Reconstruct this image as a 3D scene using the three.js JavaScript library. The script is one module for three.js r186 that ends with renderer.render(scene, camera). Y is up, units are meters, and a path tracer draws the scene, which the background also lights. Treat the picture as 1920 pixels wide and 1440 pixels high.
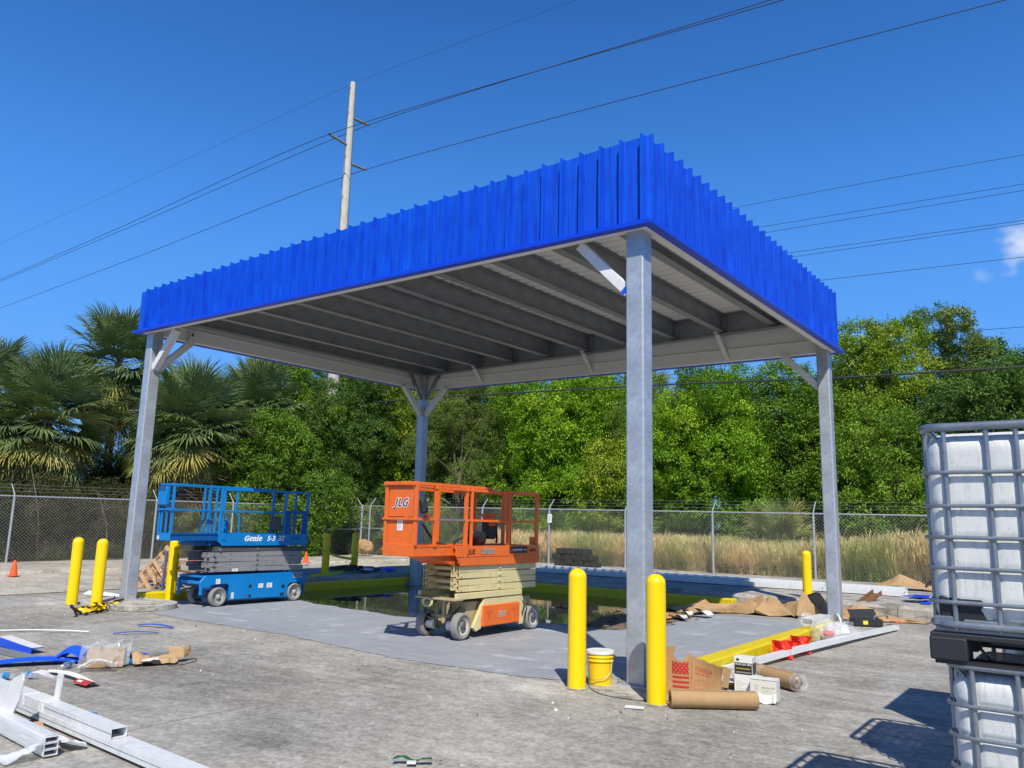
import * as THREE from 'three';
import { mergeGeometries } from 'three/addons/utils/BufferGeometryUtils.js';
import { RoundedBoxGeometry } from 'three/addons/geometries/RoundedBoxGeometry.js';

/* ---------------- camera, sky, sun, exposure ---------------- */
const scene = new THREE.Scene();
const camera = new THREE.PerspectiveCamera(52.03, 4 / 3, 0.05, 900);
camera.position.set(4.262, 1.844, 8.453);
camera.rotation.set(0.1744, 0.640, 0.0247, 'YXZ');
scene.add(camera);

const renderer = new THREE.WebGLRenderer({ antialias: true });
renderer.toneMapping = THREE.LinearToneMapping;
renderer.toneMappingExposure = 1.06;
renderer.shadowMap.enabled = true;

const SUN = new THREE.Vector3(0.4365, 0.749, 0.4985).normalize();
const sun = new THREE.DirectionalLight(new THREE.Color(1.0, 0.94, 0.83), 5.0);
sun.position.copy(SUN).multiplyScalar(60);
sun.target.position.set(-6, 0, -8);
sun.position.add(sun.target.position);
sun.castShadow = true;
sun.shadow.mapSize.set(4096, 4096);
Object.assign(sun.shadow.camera, { left: -45, right: 45, top: 45, bottom: -45, near: 1, far: 160 });
scene.add(sun, sun.target);

/* ---------------- random and noise ---------------- */
function rng(a) { return () => { a |= 0; a = a + 0x6D2B79F5 | 0; let t = Math.imul(a ^ a >>> 15, 1 | a); t = t + Math.imul(t ^ t >>> 7, 61 | t) ^ t; return ((t ^ t >>> 14) >>> 0) / 4294967296; }; }
const hash3 = (x, y, z) => { let h = Math.imul(x, 374761393) ^ Math.imul(y, 668265263) ^ Math.imul(z, 2147483647 - 1274126177); h = Math.imul(h ^ h >>> 13, 1274126177); return ((h ^ h >>> 16) >>> 0) / 4294967296; };
const sm = t => t * t * (3 - 2 * t);
function vn3(x, y, z) {
  const xi = Math.floor(x), yi = Math.floor(y), zi = Math.floor(z), u = sm(x - xi), v = sm(y - yi), w = sm(z - zi);
  const L = (a, b, t) => a + (b - a) * t;
  const r = k => L(L(hash3(xi, yi, zi + k), hash3(xi + 1, yi, zi + k), u), L(hash3(xi, yi + 1, zi + k), hash3(xi + 1, yi + 1, zi + k), u), v);
  return L(r(0), r(1), w);
}
function fbm3(x, y, z, o = 4) { let s = 0, a = .5, n = 0; for (let i = 0; i < o; i++) { s += a * vn3(x, y, z); n += a; a *= .5; x *= 2.03; y *= 2.03; z *= 2.03; } return s / n; }
// tiling 2-D noise: p = period in cells
function tn(u, v, px, py, seed) {
  const x = u * px, y = v * py, xi = Math.floor(x), yi = Math.floor(y), a = sm(x - xi), b = sm(y - yi);
  const x0 = ((xi % px) + px) % px, x1 = (x0 + 1) % px, y0 = ((yi % py) + py) % py, y1 = (y0 + 1) % py;
  const h00 = hash3(x0, y0, seed), h10 = hash3(x1, y0, seed), h01 = hash3(x0, y1, seed), h11 = hash3(x1, y1, seed);
  return h00 + (h10 - h00) * a + (h01 - h00) * b + (h00 - h10 - h01 + h11) * a * b;
}
function tf(u, v, px, py, seed, o = 4) { let s = 0, a = .5, n = 0; for (let i = 0; i < o; i++) { s += a * tn(u, v, px, py, seed + i * 17); n += a; a *= .5; px *= 2; py *= 2; } return s / n; }
const clamp = (x, a = 0, b = 1) => x < a ? a : x > b ? b : x;
const sst = (a, b, x) => sm(clamp((x - a) / (b - a)));
const lerp = (a, b, t) => a + (b - a) * t;

/* ---------------- sky: clear deep blue, lighter to the horizon, two small wisps ---------------- */
{
  const W = 2048, H = 1024, d = new Float32Array(W * H * 4);
  const st = [[-90, .22, .21, .19], [-3, .22, .24, .26], [0, .22, .47, .90], [6, .165, .425, .93], [14, .105, .355, .90], [21, .070, .275, .78], [28, .045, .192, .59], [36, .029, .132, .44], [50, .023, .105, .37], [90, .017, .078, .29]];
  const wisps = [[-0.038, 0.3075, -0.9500, .022, .9], [-0.0485, 0.2935, -0.9540, .018, .8], [-0.083, 0.2765, -0.9573, .009, .28]];
  for (let j = 0; j < H; j++) {
    const el = ((j + .5) / H - .5) * 180; let k = 0; while (k < st.length - 2 && st[k + 1][0] < el) k++;
    const a = st[k], b = st[k + 1], t = clamp((el - a[0]) / (b[0] - a[0]));
    for (let i = 0; i < W; i++) {
      const ph = ((i + .5) / W - .5) * 2 * Math.PI, ce = Math.cos(el * Math.PI / 180), x = Math.cos(ph) * ce, y = Math.sin(el * Math.PI / 180), z = Math.sin(ph) * ce;
      let r = lerp(a[1], b[1], t), g = lerp(a[2], b[2], t), bl = lerp(a[3], b[3], t);
      for (const w of wisps) {
        const q = Math.hypot(x - w[0], y - w[1], z - w[2]) / w[3];
        if (q < 1.6) { const m = clamp(1.0 - q + 2.2 * (fbm3(x * 75, y * 110, z * 75, 5) - .5)) * w[4] * .8; r = lerp(r, .72, m); g = lerp(g, .78, m); bl = lerp(bl, .90, m); }
      }
      const o = (j * W + i) * 4; d[o] = r; d[o + 1] = g; d[o + 2] = bl; d[o + 3] = 1;
    }
  }
  const sky = new THREE.DataTexture(d, W, H, THREE.RGBAFormat, THREE.FloatType);
  sky.mapping = THREE.EquirectangularReflectionMapping; sky.magFilter = THREE.LinearFilter; sky.minFilter = THREE.LinearFilter; sky.wrapS = THREE.RepeatWrapping; sky.needsUpdate = true;
  scene.background = sky; scene.environment = sky;
}

/* ---------------- textures ---------------- */
function tex(w, h, fn, srgb = true) {
  const d = new Uint8Array(w * h * 4);
  for (let j = 0; j < h; j++) for (let i = 0; i < w; i++) { const c = fn(i / w, j / h), o = (j * w + i) * 4; d[o] = clamp(c[0]) * 255; d[o + 1] = clamp(c[1]) * 255; d[o + 2] = clamp(c[2]) * 255; d[o + 3] = 255; }
  const t = new THREE.DataTexture(d, w, h); t.wrapS = t.wrapT = THREE.RepeatWrapping; t.magFilter = THREE.LinearFilter; t.minFilter = THREE.LinearMipmapLinearFilter; t.generateMipmaps = true;
  if (srgb) t.colorSpace = THREE.SRGBColorSpace; t.needsUpdate = true; return t;
}
const rep = (t, m) => { const c = t.clone(); c.repeat.set(1 / m[0], 1 / m[1]); c.needsUpdate = true; return c; };
const g3 = v => [v, v, v];
// concrete yard, 12 m tile: worn grey, whitish scuffs drawn out one way, dark oil and tyre stains, fine grain
const T_conc = tex(2048, 2048, (u, v) => {
  const big = tf(u, v, 4, 4, 3, 5), mid = tf(u, v, 20, 14, 31, 5), str = tf(u, v, 22, 130, 71, 4), fine = tf(u, v, 420, 420, 91, 2), sp = tn(u, v, 700, 700, 5);
  let k = .585 + .11 * (big - .5) + .11 * (mid - .5) + .10 * (str - .5) + .19 * (fine - .5) + .10 * (tf(u, v, 130, 170, 93, 2) - .5);
  const stain = sst(.54, .70, tf(u, v, 7, 9, 201, 5)); k -= .055 * stain; const oil = sst(.66, .74, tf(u, v, 15, 15, 221, 4)); k -= .05 * oil;
  const pale = sst(.60, .78, tf(u, v, 12, 26, 301, 5)); k += .06 * pale;
  if (sp > .988) k -= .16; if (sp < .006) k += .14;
  const warm = .018 * (tf(u, v, 6, 6, 411, 3) - .4);
  return [k + warm + .016, k + .003, k - warm - .030];
});
const T_concB = tex(1024, 1024, (u, v) => { const a = tf(u, v, 90, 90, 7, 4), b = tn(u, v, 300, 300, 19); return g3(.45 * a + .35 * b + (b > .95 ? .2 : 0)); }, false);
// pale broken concrete of the kerb and apron
const T_kerb = tex(1024, 1024, (u, v) => {
  const a = tf(u, v, 8, 8, 13, 6), b = tf(u, v, 60, 40, 23, 4), c = tf(u, v, 260, 260, 33, 2), dk = sst(.55, .72, tf(u, v, 10, 22, 43, 5));
  const k = .70 + .20 * (a - .5) + .16 * (b - .5) + .16 * (c - .5) - .17 * dk; return [k + .012, k - .006, k - .045];
});
// painted floor under the canopy
const T_floor = tex(1024, 1024, (u, v) => {
  const a = tf(u, v, 5, 5, 53, 5), s = tf(u, v, 14, 90, 63, 4), s2 = tf(u, v, 80, 12, 67, 4), f = tf(u, v, 250, 250, 73, 2); const w = sst(.66, .80, tf(u, v, 18, 18, 83, 5));
  const k = .600 + .07 * (a - .5) + .07 * (s - .5) + .05 * (s2 - .5) + .05 * (f - .5) + .08 * w; return [k - .012, k + .004, k + .028];
});
// galvanised spangle
const T_galv = tex(512, 512, (u, v) => {
  const n = 22, x = u * n, y = v * n, xi = Math.floor(x), yi = Math.floor(y); let bd = 9, id = 0;
  for (let a = -1; a <= 1; a++) for (let b = -1; b <= 1; b++) { const cx = (xi + a + n) % n, cy = (yi + b + n) % n, dx = xi + a + hash3(cx, cy, 1) - x, dy = yi + b + hash3(cx, cy, 2) - y, q = dx * dx + dy * dy; if (q < bd) { bd = q; id = hash3(cx, cy, 3); } }
  const k = .76 + .05 * (id - .5) + .16 * (tf(u, v, 3, 5, 15, 5) - .5) + .06 * (tf(u, v, 90, 90, 16, 2) - .5); return [k - .012, k, k + .012];
});
// grime over paint (multiplies the paint colour)
const T_grime = tex(1024, 1024, (u, v) => {
  const a = tf(u, v, 5, 5, 111, 6), b = tf(u, v, 40, 40, 121, 4), c = tf(u, v, 70, 8, 131, 4), d = sst(.62, .75, tf(u, v, 16, 16, 141, 5)), e = tn(u, v, 400, 400, 151);
  return g3(.93 + .07 * (a - .5) + .06 * (b - .5) + .05 * (c - .5) - .035 * d - (e > .994 ? .08 : 0));
});
// brush-painted blue sheet: vertical streaks, thin and thick coats
const T_blue = tex(1024, 1024, (u, v) => {
  const s = tf(u, v, 90, 5, 161, 4), s2 = tf(u, v, 330, 3, 171, 3), p = tf(u, v, 16, 12, 181, 5), q = tf(u, v, 7, 5, 191, 4);
  const k = .55 * (s - .5) + .55 * (s2 - .5) + .35 * (p - .5) + .18 * (q - .5);
  return [clamp(.0 + .02 * k), clamp(.305 + .22 * k), clamp(.795 + .26 * k)];
});
const T_card = tex(512, 512, (u, v) => { const k = .60 + .05 * (tf(u, v, 6, 6, 211, 5) - .5) + .04 * (tf(u, v, 100, 8, 221, 3) - .5) + .03 * (tn(u, v, 250, 250, 231) - .5); return [k + .105, k - .01, k - .16]; });
const T_wood = tex(512, 512, (u, v) => { const g = tf(u, v, 60, 4, 241, 4), k = .58 + .22 * (g - .5) + .16 * (tf(u, v, 6, 5, 251, 4) - .5) - (tf(u, v, 12, 20, 261, 3) > .72 ? .14 : 0); return [k + .14, k - .005, k - .15]; });
const T_ibc = tex(1024, 1024, (u, v) => {
  const a = tf(u, v, 5, 5, 271, 5), b = tf(u, v, 70, 7, 281, 5), s = sst(.60, .78, tf(u, v, 60, 22, 291, 5)), sp = tf(u, v, 160, 110, 301, 3);
  const k = .885 + .05 * (a - .5) - .07 * sst(.58, .8, b) - .05 * s - (sp > .78 ? .09 : 0); return [k, k + .003, k - .010];
});
const T_bark = tex(256, 512, (u, v) => { const k = .36 + .34 * (tf(u, v, 18, 5, 311, 5) - .5) + .12 * (tf(u, v, 60, 40, 321, 3) - .5); return [k + .03, k - .01, k - .05]; });
const T_soil = tex(1024, 1024, (u, v) => { const a = tf(u, v, 8, 8, 331, 6), b = tf(u, v, 90, 90, 341, 4), g = sst(.45, .62, tf(u, v, 14, 14, 351, 5)); const k = .36 + .2 * (a - .5) + .3 * (b - .5); return [lerp(k + .07, k - .04, g), lerp(k + .02, k + .03, g), lerp(k - .08, k - .14, g)]; });
const T_pole = tex(256, 1024, (u, v) => { const k = .74 + .10 * (tf(u, v, 12, 30, 361, 5) - .5) + .08 * (tf(u, v, 30, 4, 371, 3) - .5); return [k + .012, k - .004, k - .045]; });

/* ---------------- materials ---------------- */
const C = (r, g, b) => new THREE.Color().setRGB(r, g, b);
const DS = THREE.DoubleSide;
const std = o => new THREE.MeshStandardMaterial(Object.assign({ roughness: .7, metalness: 0, side: DS }, o));
const phy = o => new THREE.MeshPhysicalMaterial(Object.assign({ roughness: .5, metalness: 0, side: DS }, o));
const painted = (r, g, b, rough = .45, m = 1.5, o = {}) => phy(Object.assign({ color: C(r, g, b), map: rep(T_grime, [m, m]), roughness: rough, bumpMap: rep(T_concB, [.6, .6]), bumpScale: .0006 }, o));
const M = {
  conc: std({ map: rep(T_conc, [12, 12]), bumpMap: rep(T_concB, [1.6, 1.6]), bumpScale: .004, roughness: .88 }),
  kerb: std({ map: rep(T_kerb, [3, 3]), bumpMap: rep(T_concB, [1.2, 1.2]), bumpScale: .006, roughness: .9 }),
  apron: std({ color: C(1.32, 1.27, 1.18), map: rep(T_conc, [9, 9]), bumpMap: rep(T_concB, [1.4, 1.4]), bumpScale: .003, roughness: .9 }),
  platform: std({ color: C(.80, .80, .80), map: rep(T_kerb, [5, 5]), bumpMap: rep(T_concB, [1.2, 1.2]), bumpScale: .005, roughness: .9 }),
  pad: std({ color: C(.95, .95, .95), map: rep(T_kerb, [2.2, 2.2]), bumpMap: rep(T_concB, [1, 1]), bumpScale: .004, roughness: .88 }),
  floor: std({ map: rep(T_floor, [7, 7]), bumpMap: rep(T_concB, [1.5, 1.5]), bumpScale: .0015, roughness: .62 }),
  soil: std({ map: rep(T_soil, [4, 4]), roughness: 1, bumpMap: rep(T_soil, [4, 4]), bumpScale: .03 }),
  water: phy({ color: C(.035, .037, .032), roughness: .02, ior: 1.36, specularIntensity: 1 }),
  galv: std({ color: C(.86, .89, .92), map: rep(T_galv, [.8, .8]), roughness: .42, metalness: .45 }),
  galvDull: std({ color: C(.46, .48, .49), map: rep(T_galv, [.8, .8]), roughness: .6, metalness: .3 }),
  steelWhite: std({ color: C(.86, .86, .85), map: rep(T_grime, [1, 1]), roughness: .5 }),
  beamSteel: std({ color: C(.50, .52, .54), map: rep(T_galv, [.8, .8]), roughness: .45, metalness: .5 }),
  liner: std({ color: C(.74, .74, .72), roughness: .6 }),
  deck: std({ color: C(.84, .83, .80), roughness: .6 }),
  blue: phy({ map: rep(T_blue, [2.4, 2.4]), roughness: .6, specularIntensity: .6 }),
  blueTrim: phy({ color: C(.0, .05, .62), roughness: .42 }),
  bluePlain: phy({ color: C(.01, .09, .72), roughness: .45 }),
  blueScrap: phy({ color: C(.03, .075, .36), roughness: .45 }),
  white: phy({ color: C(.80, .82, .82), map: rep(T_grime, [1, 1]), roughness: .38 }),
  whiteSheet: phy({ color: C(.82, .82, .80), map: rep(T_grime, [.7, .7]), roughness: .5 }),
  yellow: phy({ color: C(.94, .64, .0), roughness: .36 }),
  yellowCurb: phy({ color: C(.82, .64, .0), map: rep(T_grime, [1.6, 1.6]), roughness: .5, bumpMap: rep(T_concB, [1, 1]), bumpScale: .003 }),
  orange: painted(.92, .175, .018, .42),
  orangeDk: painted(.80, .135, .015, .5),
  tan: painted(.78, .66, .33, .5),
  tanDk: painted(.50, .40, .20, .6),
  gBlue: painted(.0, .24, .66, .42),
  gBlueDk: painted(.0, .11, .36, .5),
  gGrey: painted(.30, .30, .31, .5),
  gGreyDk: painted(.10, .10, .105, .6),
  tyre: std({ color: C(.30, .29, .27), map: rep(T_grime, [.3, .3]), roughness: .85 }),
  tyreDk: std({ color: C(.16, .155, .15), map: rep(T_grime, [.3, .3]), roughness: .9 }),
  rimCream: painted(.62, .58, .45, .5, .4),
  rimGrey: painted(.42, .42, .40, .5, .4),
  black: std({ color: C(.018, .018, .02), roughness: .5 }),
  rubber: std({ color: C(.03, .03, .032), roughness: .8 }),
  steel: std({ color: C(.45, .45, .46), roughness: .35, metalness: .8 }),
  red: phy({ color: C(.82, .04, .02), roughness: .45 }),
  cone: phy({ color: C(.95, .10, .02), roughness: .5 }),
  card: std({ map: rep(T_card, [.6, .6]), roughness: .85 }),
  cardDk: std({ color: C(.62, .52, .42), map: rep(T_card, [.6, .6]), roughness: .9 }),
  paper: std({ color: C(.88, .84, .78), map: rep(T_card, [.8, .8]), roughness: .8 }),
  wood: std({ map: rep(T_wood, [.5, .5]), roughness: .85 }),
  woodDk: std({ color: C(.42, .33, .28), map: rep(T_wood, [.5, .5]), roughness: .9 }),
  ibcTop: phy({ color: C(.90, .91, .92), map: rep(T_ibc, [1.1, 1.1]), roughness: .5, transmission: .10, thickness: 0, bumpMap: rep(T_concB, [.7, .7]), bumpScale: .0012 }),
  cage: std({ color: C(.50, .55, .60), map: rep(T_galv, [.4, .4]), roughness: .36, metalness: .65 }),
  plasticBlk: phy({ color: C(.022, .023, .026), roughness: .48, bumpMap: rep(T_concB, [.5, .5]), bumpScale: .002 }),
  film: phy({ color: C(.95, .96, .97), roughness: .12, transmission: .82, thickness: 0, ior: 1.35 }),
  filmMilky: phy({ color: C(.90, .91, .92), roughness: .4, transmission: .45, thickness: 0 }),
  bottle: phy({ color: C(.86, .93, .97), roughness: .06, transmission: .85, thickness: 0, ior: 1.4 }),
  bark: std({ map: rep(T_bark, [.7, 1.6]), roughness: .95, bumpMap: rep(T_bark, [.7, 1.6]), bumpScale: .03 }),
  barkPale: std({ color: C(1.5, 1.45, 1.35), map: rep(T_bark, [.7, 1.6]), roughness: .95 }),
  pole: std({ map: rep(T_pole, [1.2, 6]), roughness: .85 }),
  wire: std({ color: C(.035, .037, .04), roughness: .6 }),
  wireGrey: std({ color: C(.30, .31, .31), roughness: .5, metalness: .4 }),
  mesh: std({ color: C(.55, .55, .54), roughness: .5, metalness: .1 }),
  block: std({ color: C(.10, .105, .105), map: rep(T_kerb, [1, 1]), roughness: .95 }),  // shade on the wall stub is put into this dark colour
  mud: std({ color: C(.17, .12, .08), roughness: .95 }),
  green: phy({ color: C(.012, .12, .03), roughness: .35 }),
  tape: phy({ color: C(.80, .72, .02), roughness: .5 }),
  yellowPlastic: phy({ color: C(.88, .60, .01), roughness: .35 }),
};

/* ---------------- builders ---------------- */
const V = (x, y, z) => new THREE.Vector3(x, y, z);
const R = THREE.MathUtils.degToRad;
const used = {};
function numbered(n) { const k = used[n] = (used[n] ?? -1) + 1; return k ? `${n}_${String(k).padStart(3, '0')}` : n; }
function boxUV(g) {                                   // uv in metres from the side each face looks to
  g = g.index ? g.toNonIndexed() : g; g.computeVertexNormals === undefined; const p = g.attributes.position, n = g.attributes.normal, uv = new Float32Array(p.count * 2);
  for (let i = 0; i < p.count; i += 3) {
    const ax = Math.abs(n.getX(i) + n.getX(i + 1) + n.getX(i + 2)), ay = Math.abs(n.getY(i) + n.getY(i + 1) + n.getY(i + 2)), az = Math.abs(n.getZ(i) + n.getZ(i + 1) + n.getZ(i + 2));
    for (let k = i; k < i + 3; k++) { const x = p.getX(k), y = p.getY(k), z = p.getZ(k); const a = ay >= ax && ay >= az ? [x, z] : ax >= az ? [z, y] : [x, y]; uv[k * 2] = a[0]; uv[k * 2 + 1] = a[1]; }
  }
  g.setAttribute('uv', new THREE.BufferAttribute(uv, 2)); return g;
}
function clean(g) { g = g.index ? g.toNonIndexed() : g; for (const k of Object.keys(g.attributes)) if (!['position', 'normal', 'uv'].includes(k)) g.deleteAttribute(k); if (!g.attributes.uv) g = boxUV(g); return g; }
function merge(list) { const a = [].concat(list); const l = a.map(clean); return l.length === 1 ? l[0] : mergeGeometries(l); }
function part(name, geos, mat, parent, world = true) {
  let g = merge(geos); if (world) g = boxUV(g);
  const m = new THREE.Mesh(g, mat); m.castShadow = m.receiveShadow = true; m.name = parent === scene ? numbered(name) : name; parent.add(m); return m;
}
const keep = (name, geos, mat, parent) => part(name, geos, mat, parent, false);   // keeps its own uv
function tag(o, label, category, group) { o.userData = Object.assign(o.userData, { label, category }); if (group) o.userData.group = group; return o; }
function thing(name, label, category, [x, y, z] = [0, 0, 0], turn = 0, group) { const o = new THREE.Group(); o.name = numbered(name); scene.add(o); o.position.set(x, y, z); o.rotation.y = turn; return tag(o, label, category, group); }
function single(name, geos, mat, label, category, group, world = true) { const m = part(name, geos, mat, scene, world); return tag(m, label, category, group); }
function structure(name, geos, mat, parent = scene) { const m = part(name, geos, mat, parent); if (parent === scene) m.userData.kind = 'structure'; return m; }
const box = (w, h, d, x = 0, y = 0, z = 0, rx = 0, ry = 0, rz = 0) => { const g = new THREE.BoxGeometry(w, h, d); if (rx || ry || rz) g.applyMatrix4(new THREE.Matrix4().makeRotationFromEuler(new THREE.Euler(rx, ry, rz))); return g.translate(x, y, z); };
const rbox = (w, h, d, r, x = 0, y = 0, z = 0, rx = 0, ry = 0, rz = 0, seg = 2) => { const g = new RoundedBoxGeometry(w, h, d, seg, r); if (rx || ry || rz) g.applyMatrix4(new THREE.Matrix4().makeRotationFromEuler(new THREE.Euler(rx, ry, rz))); return g.translate(x, y, z); };
const span = (x0, x1, y0, y1, z0, z1, r = 0) => r ? rbox(x1 - x0, y1 - y0, z1 - z0, r, (x0 + x1) / 2, (y0 + y1) / 2, (z0 + z1) / 2) : box(x1 - x0, y1 - y0, z1 - z0, (x0 + x1) / 2, (y0 + y1) / 2, (z0 + z1) / 2);
function aim(g, a, b, up = V(0, 1, 0)) {            // g built along +Z from 0 to 1 length is moved to run a -> b
  const z = b.clone().sub(a).normalize(); if (Math.abs(z.dot(up)) > .999) up = V(1, 0, 0);
  const x = up.clone().cross(z).normalize(), y = z.clone().cross(x); return g.applyMatrix4(new THREE.Matrix4().makeBasis(x, y, z).setPosition(a));
}
const bar = (a, b, w, h, up, r = 0) => { const l = a.distanceTo(b); const g = r ? new RoundedBoxGeometry(w, h, l, 1, r) : new THREE.BoxGeometry(w, h, l); return aim(g.translate(0, 0, l / 2), a, b, up); };
const rod = (a, b, r, n = 8, r2 = r) => { const l = a.distanceTo(b); return aim(new THREE.CylinderGeometry(r2, r, l, n).rotateX(Math.PI / 2).translate(0, 0, l / 2), a, b); };
const tube = (pts, r, seg = 24, n = 6, closed = false) => new THREE.TubeGeometry(new THREE.CatmullRomCurve3(pts, closed, 'catmullrom', .3), seg, r, n, closed);
const lathe = (pts, n = 24) => new THREE.LatheGeometry(pts.map(p => new THREE.Vector2(p[0], p[1])), n);
// rectangular hollow tube along +Z, open at both ends
function hollow(w, h, l, t = .008) { const s = new THREE.Shape(); s.moveTo(-w / 2, -h / 2); s.lineTo(w / 2, -h / 2); s.lineTo(w / 2, h / 2); s.lineTo(-w / 2, h / 2); s.closePath(); const o = new THREE.Path(); const a = w / 2 - t, b = h / 2 - t; o.moveTo(-a, -b); o.lineTo(-a, b); o.lineTo(a, b); o.lineTo(a, -b); o.closePath(); s.holes.push(o); return new THREE.ExtrudeGeometry(s, { depth: l, bevelEnabled: false }); }
function prism(pts, depth, bevel = 0) { const s = new THREE.Shape(); pts.forEach((p, i) => i ? s.lineTo(p[0], p[1]) : s.moveTo(p[0], p[1])); s.closePath(); return new THREE.ExtrudeGeometry(s, { depth, bevelEnabled: bevel > 0, bevelSize: bevel, bevelThickness: bevel, bevelSegments: 1 }); }
// a sheet on an nx x nz grid, f(u, v) -> point
function grid(nx, nz, f, flat = true) {
  const pos = [], uv = [], idx = []; for (let j = 0; j <= nz; j++) for (let i = 0; i <= nx; i++) { const p = f(i / nx, j / nz); pos.push(p[0], p[1], p[2]); uv.push(i / nx, j / nz); }
  for (let j = 0; j < nz; j++) for (let i = 0; i < nx; i++) { const a = j * (nx + 1) + i, b = a + 1, c = a + nx + 1, e = c + 1; idx.push(a, c, b, b, c, e); }
  let g = new THREE.BufferGeometry(); g.setAttribute('position', new THREE.Float32BufferAttribute(pos, 3)); g.setAttribute('uv', new THREE.Float32BufferAttribute(uv, 2)); g.setIndex(idx); if (flat) g = g.toNonIndexed(); g.computeVertexNormals(); return g;
}
// lettering on a thin plate: canvas drawn by f(ctx, w, h)
function print(w, h, f, opt = {}) {
  const c = document.createElement('canvas'); c.width = w; c.height = h; const x = c.getContext('2d'); x.clearRect(0, 0, w, h); f(x, w, h);
  const t = new THREE.CanvasTexture(c); t.colorSpace = THREE.SRGBColorSpace; t.magFilter = THREE.LinearFilter;
  return phy(Object.assign({ map: t, roughness: .5, transparent: true, alphaTest: .4 }, opt));
}
const plate = (w, h, pos, ry = 0, rx = 0, rz = 0) => { const g = new THREE.PlaneGeometry(w, h); g.applyMatrix4(new THREE.Matrix4().makeRotationFromEuler(new THREE.Euler(rx, ry, rz, 'YXZ'))); return g.translate(pos[0], pos[1], pos[2]); };

/* ================= SETTING ================= */
// ground: one sheet to the horizon, sunk below the yard slabs
structure('ground', span(-420, 420, -.5, -.13, -420, 420), M.soil);
{ // concrete yard: slabs 3.15 m wide with open saw joints
  const yard = new THREE.Group(); yard.name = 'concrete_yard'; yard.userData.kind = 'structure'; scene.add(yard);
  const r = rng(5), zs = [-10.36, -5.4, .18, 7.9, 17];
  const xs = [-15.25, -12.1, -8.95, -5.8, -2.65, 3.65, 9.95, 16.25, 22.55];
  for (let k = 0; k < xs.length - 1; k++) for (let j = 0; j < zs.length - 1; j++) {
    const x0 = xs[k], x1 = xs[k + 1], g = .011, y = (r() - .5) * .001;
    part('slab', rbox(x1 - x0 - g * 2, .12, zs[j + 1] - zs[j] - g * 2, .003, (x0 + x1) / 2, -.06 + y, (zs[j] + zs[j + 1]) / 2, 0, 0, 0, 1), M.conc, yard);
  }
  part('slab_bed', span(-15.3, 22.6, -.125, -.0022, -10.3, 17), M.mud, yard);
}
function sheet(pts, y) { const s = new THREE.Shape(pts.map(p => new THREE.Vector2(p[0], -p[1]))); return new THREE.ShapeGeometry(s, 1).rotateX(-Math.PI / 2).translate(0, y, 0); }
{ // painted floor under the canopy with a ragged painted edge
  const r = rng(8), pts = []; const edge = [[-12.0, -8.4], [-12.0, -.7], [-10.9, -.35], [-10.2, .15], [-6.2, .12], [-3.6, .42], [-1.7, .30], [-.75, .02], [.0, -.42], [-.05, -8.3]];
  for (let i = 0; i < edge.length; i++) { const a = edge[i], b = edge[(i + 1) % edge.length], n = Math.max(2, Math.round(Math.hypot(b[0] - a[0], b[1] - a[1]) / .12)); for (let k = 0; k < n; k++) { const t = k / n; pts.push([lerp(a[0], b[0], t) + (r() - .5) * .035, lerp(a[1], b[1], t) + (r() - .5) * .05]); } }
  structure('painted_floor', sheet(pts, .006), M.floor);
}
{ // standing water at the back of the painted floor
  const r = rng(9), e = [[-11.98, -9.66], [-11.98, -4.9], [-11.2, -3.9], [-10.1, -3.35], [-9.0, -3.2], [-7.7, -3.1], [-6.9, -3.0], [-6.0, -3.3], [-5.2, -3.95], [-4.6, -4.25], [-3.9, -4.3], [-3.4, -4.75], [-3.15, -5.3], [-3.3, -6.2], [-3.1, -7.2], [-2.7, -8.2], [-2.75, -9.66]], c = new THREE.CatmullRomCurve3(e.map(p => V(p[0], 0, p[1])), true, 'catmullrom', .4).getSpacedPoints(220);
  structure('water', sheet(c.map(p => [p.x + (fbm3(p.x * 3, p.z * 3, 1) - .5) * .3, p.z + (fbm3(p.x * 3, p.z * 3, 7) - .5) * .3]), .011), M.water);
}
// raised kerb and platform along the back, apron and low broken step along the left
{
  const prof = [[10.38, 0], [10.40, .235], [10.45, .285], [10.56, .300], [18.7, .300], [18.7, -.2], [10.38, -.2]].reverse();
  const k = []; let x = -15.2; const r = rng(12); while (x < 26) { const l = 3 + r() * .4; k.push(prism(prof, l - .012).rotateY(Math.PI / 2).translate(x, 0, 0)); x += l; }
  const plat = new THREE.Group(); plat.name = 'raised_platform'; plat.userData.kind = 'structure'; scene.add(plat);
  k.forEach(q => part('kerb_section', q, M.platform, plat));
  part('kerb_section', rbox(4.3, .5, 2.55, .03, -14.68, .045, -6.55), M.platform, plat); part('kerb_section', rbox(4.3, .5, 2.5, .03, -14.68, .043, -9.10), M.platform, plat);
}
{
  const step = (x, z) => -19.9 + .10 * (fbm3(z * 1.3, 3, 1, 4) - .5) * 2;
  structure('concrete_apron', grid(24, 150, (u, v) => { const z = lerp(15, -19, v), x = lerp(-15.25, -20.15, u); const k = u < .03 ? 0 : 1; return [x, .012 + k * .02 + .10 * u * u + .012 * (fbm3(x, 0, z) - .5), z]; }, false), M.apron);
  // broken step: two courses with a ragged face
  structure('broken_step', grid(4, 340, (u, v) => { const z = lerp(15, -19, v), e = step(0, z) + .05 * (fbm3(z * 5, 9, 2, 3) - .5); const t = [[e + .02, .05], [e, .13 + .03 * fbm3(z * 4, 1, 1)], [e - .03, .205], [e - .35, .215], [-24.8, .17]][Math.round(u * 4)]; return [t[0], t[1], z]; }), M.apron);
}
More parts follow.
